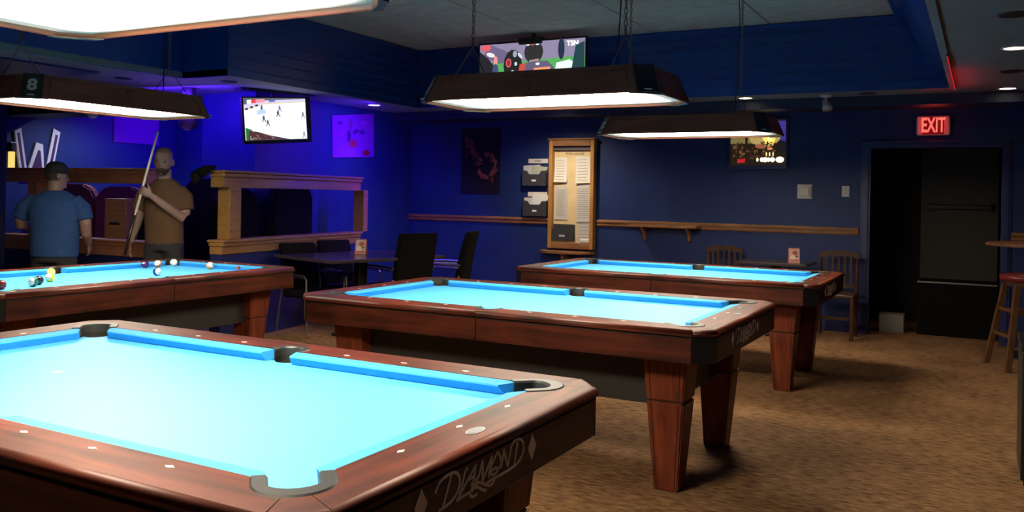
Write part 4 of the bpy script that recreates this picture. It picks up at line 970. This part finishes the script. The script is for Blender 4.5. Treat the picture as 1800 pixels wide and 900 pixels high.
for z, rr in ((.25, .188), (.46, .158)):
    for s in (1, -1):
        obj('rung', bx(-rr, rr, s*rr-.012, s*rr+.012, z, z+.035, bev=.004), stl, t)
        obj('rung', bx(s*rr-.012, s*rr+.012, -rr, rr, z+.02, z+.05, bev=.004), stl, t)
t = thing('black_cabinet', 'edge of a low black cabinet at the right border of the photo', 'cabinet', (.47, 5.2, 0))
obj('cabinet_body', bx(-.285, .285, -.27, .27, .03, .66, bev=.006), M['black'], t); obj('cabinet_top', bx(-.29, .29, -.275, .275, .66, .685, bev=.004), M['black'], t); obj('plinth', bx(-.27, .27, -.25, .25, 0, .03), M['groove'], t)

# ------------------------------------------------------------------ balls and chalk on the table in play
def ball(label, x, y, col, stripe=False, rot=(0, 0, 0), num=None):
    r = .0285
    T = thing('pool_ball', label, 'pool ball', (x, y, .76+r), 0, 'pool balls on the table in play')
    bm = BM(); sphere(bm, (0, 0, 0), r, 28, 18)
    white = mat('ball_ivory', (.80, .76, .68), .12); cm = mat('ball_colour', col, .12)
    bm.transform(Matrix.Rotation(rot[0], 4, 'X') @ Matrix.Rotation(rot[1], 4, 'Y'))
    o = obj('ball', bm, [white, cm] if stripe else [cm], T, smooth=True)
    if stripe:
        R = (Matrix.Rotation(rot[0], 4, 'X') @ Matrix.Rotation(rot[1], 4, 'Y')).inverted()
        for p in o.data.polygons:
            p.material_index = 1 if abs((R @ p.center).z) < .0155 else 0
    if num:
        dv = Vector((.3, -.8, .5)).normalized()
        U = dv.cross(Vector((0, 0, 1))).normalized()*-1; V = U.cross(dv)*-1
        U = Vector((0, 0, 1)).cross(dv).normalized(); V = dv.cross(U)
        bm = BM(); n = 14; Rr = r+.0004
        c = bm.verts.new(dv*Rr); ring = []
        for k in range(n):
            a_ = 2*PI*k/n; ring.append(bm.verts.new((dv+U*math.cos(a_)*.32+V*math.sin(a_)*.32).normalized()*Rr))
        for k in range(n): bm.faces.new((c, ring[k], ring[(k+1) % n]))
        obj('number_disc', bm, white, T)
        put_text('number', num, .012, dv*(r+.0004), U, V, M['black'], T, extrude=.0006)
ball('solid purple ball, leftmost of the four near the far corner pocket', -5.732, 4.598, (.05, .008, .10), num='4')
ball('striped orange and white ball beside the purple ball', -5.712, 4.70, (.65, .16, .04), True, (.9, .3, 0))
ball('plain ivory cue ball in front of the far corner pocket', -5.72, 4.86, (.85, .80, .70))
ball('orange striped ball furthest right on the table', -5.294, 4.844, (.75, .28, .05), True, (.3, 1.0, 0), num='13')
ball('blue striped ball nearest the side rail', -5.158, 4.239, (.01, .03, .20), True, (0.2, 1.4, 0))
ball('pale yellow ball beside the far side pocket', -5.66, 3.77, (.85, .70, .15))
ball('bright yellow striped ball in front of the pale yellow one', -5.329, 3.545, (.80, .55, .02), True, (1.2, .1, 0), num='9')
ball('green striped ball near the left edge', -5.148, 3.314, (.0, .11, .055), True, (1.4, .2, 0), num='6')
ball('dark black ball half hidden behind the green one', -5.217, 3.395, (.01, .012, .02), num='8')
ball('maroon ball cut off by the left edge of the photo', -5.134, 3.107, (.16, .02, .015), num='7')
t = thing('chalk_cube', 'reddish chalk cube standing on the rail of the table in play', 'chalk', (-4.80, 4.66, .80))
obj('chalk_body', bx(-.011, .011, -.011, .011, 0, .02, bev=.001), mat('chalk_wrap', (.30, .06, .04), .7), t); obj('chalk_top', bx(-.0095, .0095, -.0095, .0095, .02, .023), mat('chalk_top', (.35, .16, .14), .9), t)
# ------------------------------------------------------------------ the two players
skin1 = mat('skin', (.27, .165, .125), .55); hairc = mat('short_brown_hair', (.03, .018, .012), .8)
def hand(bm, wr, dirv, palm_n, side, curl, length=.17, spread=1.0):
    """wr wrist, dirv finger direction, palm_n palm normal (fingers curl towards it), side: thumb side vector"""
    wr, d, n, s = Vector(wr), Vector(dirv).normalized(), Vector(palm_n).normalized(), Vector(side).normalized()
    pc = wr+d*.045
    loft(bm, [ering(wr, s*.026, n*.018, 12), ering(wr+d*.03, s*.036, n*.017, 12), ering(wr+d*.07, s*.041, n*.015, 12), ering(wr+d*.088, s*.038, n*.012, 12)])
    for k, (off, ln) in enumerate(((.030, .072), (.010, .080), (-.011, .075), (-.031, .058))):
        p = wr+d*.08+s*off*spread; pts = [p-d*.02, p]; dd = d.copy(); a = 0
        for j, f in enumerate((.42, .32, .26)):
            a = curl*(.8+.35*j)
            dd = (dd*math.cos(a)+n*math.sin(a)).normalized() if j == 0 else (dd*math.cos(curl)+(n*dd.dot(d)-d*dd.dot(n))*math.sin(curl)).normalized()
            p = p+dd*ln*f; pts.append(p)
        tube(bm, pts, [.0092, .0090, .0085, .0078, .0062], 8)
    p = wr+d*.02+s*.028; td = (s*.8+d*.7+n*.25).normalized()
    td2 = (td*math.cos(curl*.6)+n*math.sin(curl*.6)+d*.3).normalized()
    tube(bm, [p-td*.015, p, p+td*.035, p+td*.035+td2*.03, p+td*.035+td2*.052], [.013, .0135, .0115, .010, .0075], 8)
def head(T, bm, c, h, turn=0, tilt=0, wide=1.0):
    """head standing on c = base of the skull/jaw point; looks to local -y turned by 'turn'"""
    M_ = Matrix.Translation(c) @ Matrix.Rotation(turn, 4, 'Z') @ Matrix.Rotation(tilt, 4, 'X')
    prof = [(0, .030, .03, -.055), (.02, .040, .045, -.045), (.05, .056, .066, -.022), (.09, .068, .082, -.006), (.13, .074, .092, .004), (.17, .075, .096, .008), (.205, .066, .086, .010), (.232, .044, .058, .012), (.244, .016, .02, .012)]
    sc = h/.244; rings = []
    for z, a, b_, yo in prof: rings.append([M_ @ p for p in ering((0, yo*sc, z*sc), (a*sc*wide, 0, 0), (0, b_*sc, 0), 20)])
    loft(bm, rings)
    def pt(x, y, z): return M_ @ Vector((x*sc, y*sc, z*sc))
    tube(bm, [pt(0, -.088, .128), pt(0, -.103, .095), pt(0, -.108, .082), pt(0, -.092, .074)], [.006*sc, .010*sc, .014*sc, .008*sc], 8)   # nose
    for s in (1, -1):
        tube(bm, [pt(s*.018, -.087, .139), pt(s*.042, -.079, .137)], [.008*sc, .006*sc], 8)      # brow
        tube(bm, [pt(s*.014, -.096, .080), pt(s*.018, -.088, .079)], .006*sc, 6)
        loft(bm, [[pt(s*.068*wide, .012+.020*math.cos(t_), .105+.032*math.sin(t_)) for t_ in [2*PI*i/10 for i in range(10)]], [pt(s*.088*wide, .022+.018*math.cos(t_), .108+.030*math.sin(t_)) for t_ in [2*PI*i/10 for i in range(10)]]])
    tube(bm, [pt(-.022, -.082, .052), pt(0, -.090, .053), pt(.022, -.082, .052)], [.005*sc, .008*sc, .005*sc], 8)
    tube(bm, [pt(0, -.078, .012), pt(0, -.086, .028)], .018*sc, 8)
    return pt, sc
# --- man with the cue, facing the camera
PX, PY = -6.50, 5.40
T = thing('person', 'bald bearded man in a brown t-shirt standing and holding a cue upright', 'person', (PX, PY, 0), YAW)
bm = BM()
ptf, scf = head(T, bm, (.0, -.015, 1.508), .244, turn=.10, tilt=.10)
loft(bm, [ering((0, .03, 1.38), (.075, 0, 0), (0, .065, 0)), ering((0, .02, 1.44), (.060, 0, 0), (0, .058, 0)), ering((0, .005, 1.56), (.060, 0, 0), (0, .062, 0))])
loft(bm, [ering((0, .03, 1.0), (.13, 0, 0), (0, .09, 0)), ering((0, .03, 1.36), (.16, 0, 0), (0, .09, 0)), ering((0, .03, 1.42), (.08, 0, 0), (0, .07, 0))])
# his right arm (image left) hangs to the cue butt
tube(bm, [(-.16, .03, 1.36), (-.205, .03, 1.26), (-.235, .02, 1.12), (-.237, -.01, 1.06), (-.238, -.09, .97), (-.232, -.14, .90)], [.05, .052, .045, .042, .036, .026], 12)
hand(bm, (-.232, -.14, .905), (-.02, -.12, -1), (.75, -.5, .1), (.35, -1, 0), .42)
# his left arm (image right) bent up across the chest, fist round the shaft
tube(bm, [(.15, .03, 1.36), (.18, .03, 1.28), (.195, 0, 1.16), (.185, -.03, 1.12), (.08, -.16, 1.23), (-.025, -.235, 1.325)], [.05, .052, .046, .044, .038, .027], 12)
hand(bm, (-.02, -.232, 1.32), (-.72, -.30, .50), (-.35, .95, .0), (.45, -.1, .9), .95)
body = obj('body', remesh(bm, .0065, 4), skin1, T)
bm = BM()
loft(bm, [ering((0, .03, .875), (.175, 0, 0), (0, .115, 0), 24), ering((0, .03, .95), (.172, 0, 0), (0, .118, 0), 24), ering((-.005, .025, 1.10), (.172, 0, 0), (0, .120, 0), 24), ering((0, .025, 1.25), (.188, 0, 0), (0, .122, 0), 24), ering((0, .03, 1.35), (.195, 0, 0), (0, .110, 0), 24), ering((0, .03, 1.41), (.150, 0, 0), (0, .085, 0), 24), ering((0, .025, 1.475), (.078, 0, 0), (0, .072, 0), 24)])
tube(bm, [(-.13, .03, 1.375), (-.20, .03, 1.31), (-.235, .025, 1.185)], [.058, .068, .066], 14)
tube(bm, [(.13, .03, 1.375), (.185, .03, 1.31), (.208, .01, 1.19)], [.058, .068, .066], 14)
obj('t_shirt', remesh(bm, .012, 5), mat('brown_cotton_shirt', (.10, .050, .022), .9, noise=.1, nscale=25, bump=.1), T)
bm = BM()
loft(bm, [ering((0, .03, .82), (.175, 0, 0), (0, .12, 0), 20), ering((0, .03, .95), (.165, 0, 0), (0, .11, 0), 20)])
for s in (1, -1): tube(bm, [(s*.075, .03, .88), (s*.095, .02, .70), (s*.10, .01, .48), (s*.105, .03, .10)], [.10, .088, .068, .058], 14)
obj('trousers', remesh(bm, .013, 4), mat('black_trousers', (.02, .02, .024), .9), T)
for s in (1, -1):
    bm = BM(); loft(bm, [ering((s*.105, -.02, .0), (.045, 0, 0), (0, .13, 0), 16), ering((s*.105, -.02, .04), (.045, 0, 0), (0, .13, 0), 16), ering((s*.105, .02, .10), (.045, 0, 0), (0, .075, 0), 16)]); obj('shoe', bm, M['black'], T, smooth=False)
bm = BM()
for s in (1, -1): sphere(bm, ptf(s*.030, -.0735, .122), .0115*scf, 12, 8)
obj('eyes', bm, mat('eye_dark', (.05, .035, .03), .2), T, smooth=True)
bm = BM()    # beard: a thin shell over the jaw
P_ = []
loft(bm, [[ptf(a*1.07*math.sin(t_), -b_*1.07*math.cos(t_)+yo, z) for t_ in [-1.75+3.5*i/16 for i in range(17)]] for z, a, b_, yo in ((.002, .030, .034, -.055), (.02, .041, .049, -.045), (.04, .052, .062, -.030), (.058, .0605, .073, -.020))], caps=False, closed_ring=False)
for k in (0,):
    tube(bm, [ptf(-.03, -.083, .060), ptf(0, -.093, .067), ptf(.03, -.083, .060)], [.003, .006, .003], 6)
obj('beard', bm, mat('beard_hair', (.035, .02, .014), .9), T, smooth=True)
bm = BM()
rings = []
for z, a, b_, yo in ((.150, .0765, .083, .020), (.17, .0775, .092, .014), (.205, .068, .088, .012), (.233, .046, .060, .014), (.246, .016, .02, .014)):
    rings.append([ptf(*p) for p in ering((0, yo, z), (a, 0, 0), (0, b_, 0), 20)])
loft(bm, rings, caps=True); obj('cropped_hair', bm, mat('buzzed_hair', (.19, .115, .085), .85), T, smooth=True)
def cue(label, A, B, ploc, r0=.0065, r1=.014, j=.52):
    A, B = Vector(A), Vector(B); C_ = thing('pool_cue', label, 'pool cue', ploc)
    o_ = Vector(ploc); A -= o_; B -= o_
    bm = BM(); tube(bm, [A, A.lerp(B, j)], [r0, (r0+r1)/2], 10); obj('shaft', bm, mat('maple_shaft', (.95, .82, .62), .35), C_, smooth=True)
    bm = BM(); tube(bm, [A.lerp(B, j), A.lerp(B, j+.02)], [(r0+r1)/2+.001]*2, 10); obj('joint_collar', bm, M['chrome'], C_)
    bm = BM(); tube(bm, [A.lerp(B, j+.02), B], [(r0+r1)/2, r1], 10); obj('butt', bm, mat('dark_cue_butt', (.03, .02, .018), .3), C_, smooth=True)
    bm = BM(); tube(bm, [A, A+(A-B).normalized()*.012], [r0, r0*.8], 10); obj('tip', bm, flat((.2, .25, .3)), C_)
def loc2w(p): return Vector((PX, PY, 0)) + R_*p[0] + F_*p[1] + Vector((0, 0, p[2]))
a_ = loc2w((.0, -.16, 1.885)); b_ = loc2w((-.215, -.30, .80)); g_ = a_.lerp(b_, .55)
cue('pale-shafted cue held upright by the bald man, crossing his face', a_, b_, b_, r0=.009, r1=.015, j=.66)

# --- man in cap, back to the camera
QX, QY = -7.21, 4.81
T = thing('person', 'man in a blue t-shirt and black cap standing with his back turned', 'person', (QX, QY, 0), YAW)
bm = BM()
ptf, scf = head(T, bm, (.005, .04, 1.375), .225, turn=PI-.75, tilt=.08, wide=1.12)
loft(bm, [ering((0, .02, 1.27), (.085, 0, 0), (0, .075, 0)), ering((0, .03, 1.34), (.068, 0, 0), (0, .065, 0)), ering((0.005, .03, 1.43), (.062, 0, 0), (0, .062, 0))])
loft(bm, [ering((.02, .0, .9), (.15, 0, 0), (0, .11, 0)), ering((.02, .0, 1.25), (.20, 0, 0), (0, .10, 0)), ering((0.01, .02, 1.31), (.09, 0, 0), (0, .07, 0))])
tube(bm, [(-.18, .0, 1.25), (-.25, .02, 1.18), (-.300, .03, 1.09), (-.315, .06, 1.045), (-.30, .16, 1.02), (-.285, .24, 1.0)], [.055, .06, .052, .05, .04, .03], 12)
hand(bm, (-.285, .235, 1.0), (.03, .9, -.1), (.9, -.1, 0), (0, .1, 1), 1.0)
tube(bm, [(.22, .0, 1.25), (.27, .01, 1.16), (.29, .0, 1.06), (.285, .03, .97), (.265, .12, .88)], [.055, .058, .05, .044, .03], 12)
hand(bm, (.265, .12, .88), (-.1, .5, -.8), (-.8, .3, -.2), (0, .8, .5), .5)
obj('body', remesh(bm, .0065, 4), skin1, T)
bm = BM()
loft(bm, [ering((.02, .0, .765), (.205, 0, 0), (0, .15, 0), 24), ering((.02, .0, .88), (.205, 0, 0), (0, .155, 0), 24), ering((.02, 0, 1.02), (.215, 0, 0), (0, .150, 0), 24), ering((.02, 0, 1.16), (.235, 0, 0), (0, .140, 0), 24), ering((.02, 0, 1.25), (.225, 0, 0), (0, .12, 0), 24), ering((.015, .01, 1.31), (.16, 0, 0), (0, .095, 0), 24), ering((.01, .02, 1.35), (.085, 0, 0), (0, .078, 0), 24)])
tube(bm, [(-.15, .0, 1.27), (-.235, .01, 1.205), (-.295, .03, 1.11)], [.065, .078, .074], 14)
tube(bm, [(.18, .0, 1.27), (.255, .01, 1.19), (.285, .005, 1.09)], [.065, .078, .074], 14)
obj('t_shirt', remesh(bm, .012, 5), mat('blue_cotton_shirt', (.018, .062, .19), .9, noise=.1, nscale=25, bump=.1), T)
bm = BM()
loft(bm, [ering((.02, .0, .72), (.19, 0, 0), (0, .14, 0), 20), ering((.02, .0, .85), (.185, 0, 0), (0, .13, 0), 20)])
for s in (1, -1): tube(bm, [(.02+s*.09, 0, .76), (.02+s*.105, .0, .60), (.02+s*.11, .01, .40), (.02+s*.115, .02, .08)], [.105, .095, .072, .062], 14)
obj('trousers', remesh(bm, .013, 4), mat('black_jeans', (.02, .02, .024), .9), T)
for s in (1, -1):
    bm = BM(); loft(bm, [ering((.02+s*.115, .05, .0), (.05, 0, 0), (0, .13, 0), 16), ering((.02+s*.115, .05, .04), (.05, 0, 0), (0, .13, 0), 16), ering((.02+s*.115, .02, .10), (.05, 0, 0), (0, .08, 0), 16)]); obj('shoe', bm, M['black'], T)
bm = BM(); rings = []
for z, a, b_, yo in ((.135, .090, .102, .012), (.17, .089, .104, .012), (.21, .078, .094, .012), (.24, .052, .066, .012), (.252, .012, .016, .012)): rings.append([ptf(*p) for p in ering((0, yo, z), (a, 0, 0), (0, b_, 0), 24)])
loft(bm, rings); cap_ = obj('cap', bm, mat('black_cap', (.012, .013, .014), .8), T, smooth=True)
bm = BM(); br = [(-.072, -.06), (-.066, -.13), (-.035, -.165), (0, -.175), (.035, -.165), (.066, -.13), (.072, -.06)]
loft(bm, [[ptf(x, y, .142-abs(x)*.25) for x, y in br], [ptf(x, y, .150-abs(x)*.25) for x, y in br]]); bmesh.ops.recalc_face_normals(bm, faces=bm.faces); obj('brim', bm, mat('black_brim', (.012, .013, .014), .8), cap_)
bm = BM(); rings = []
for z, a, b_, yo in ((.075, .074, .082, .022), (.10, .078, .090, .016), (.137, .082, .098, .010)): rings.append([ptf(*p) for p in ering((0, yo+.008, z), (a, 0, 0), (0, b_*.92, 0), 20)])
loft(bm, rings, caps=False); obj('hair', bm, hairc, T, smooth=True)
def loc2q(p): return Vector((QX, QY, 0)) + R_*p[0] + F_*p[1] + Vector((0, 0, p[2]))
a_ = loc2q((-.285, .33, 1.12)); b_ = loc2q((-.272, .30, .013))
cue('cue standing upright under the left hand of the man in the cap', a_, b_, b_, j=.6)
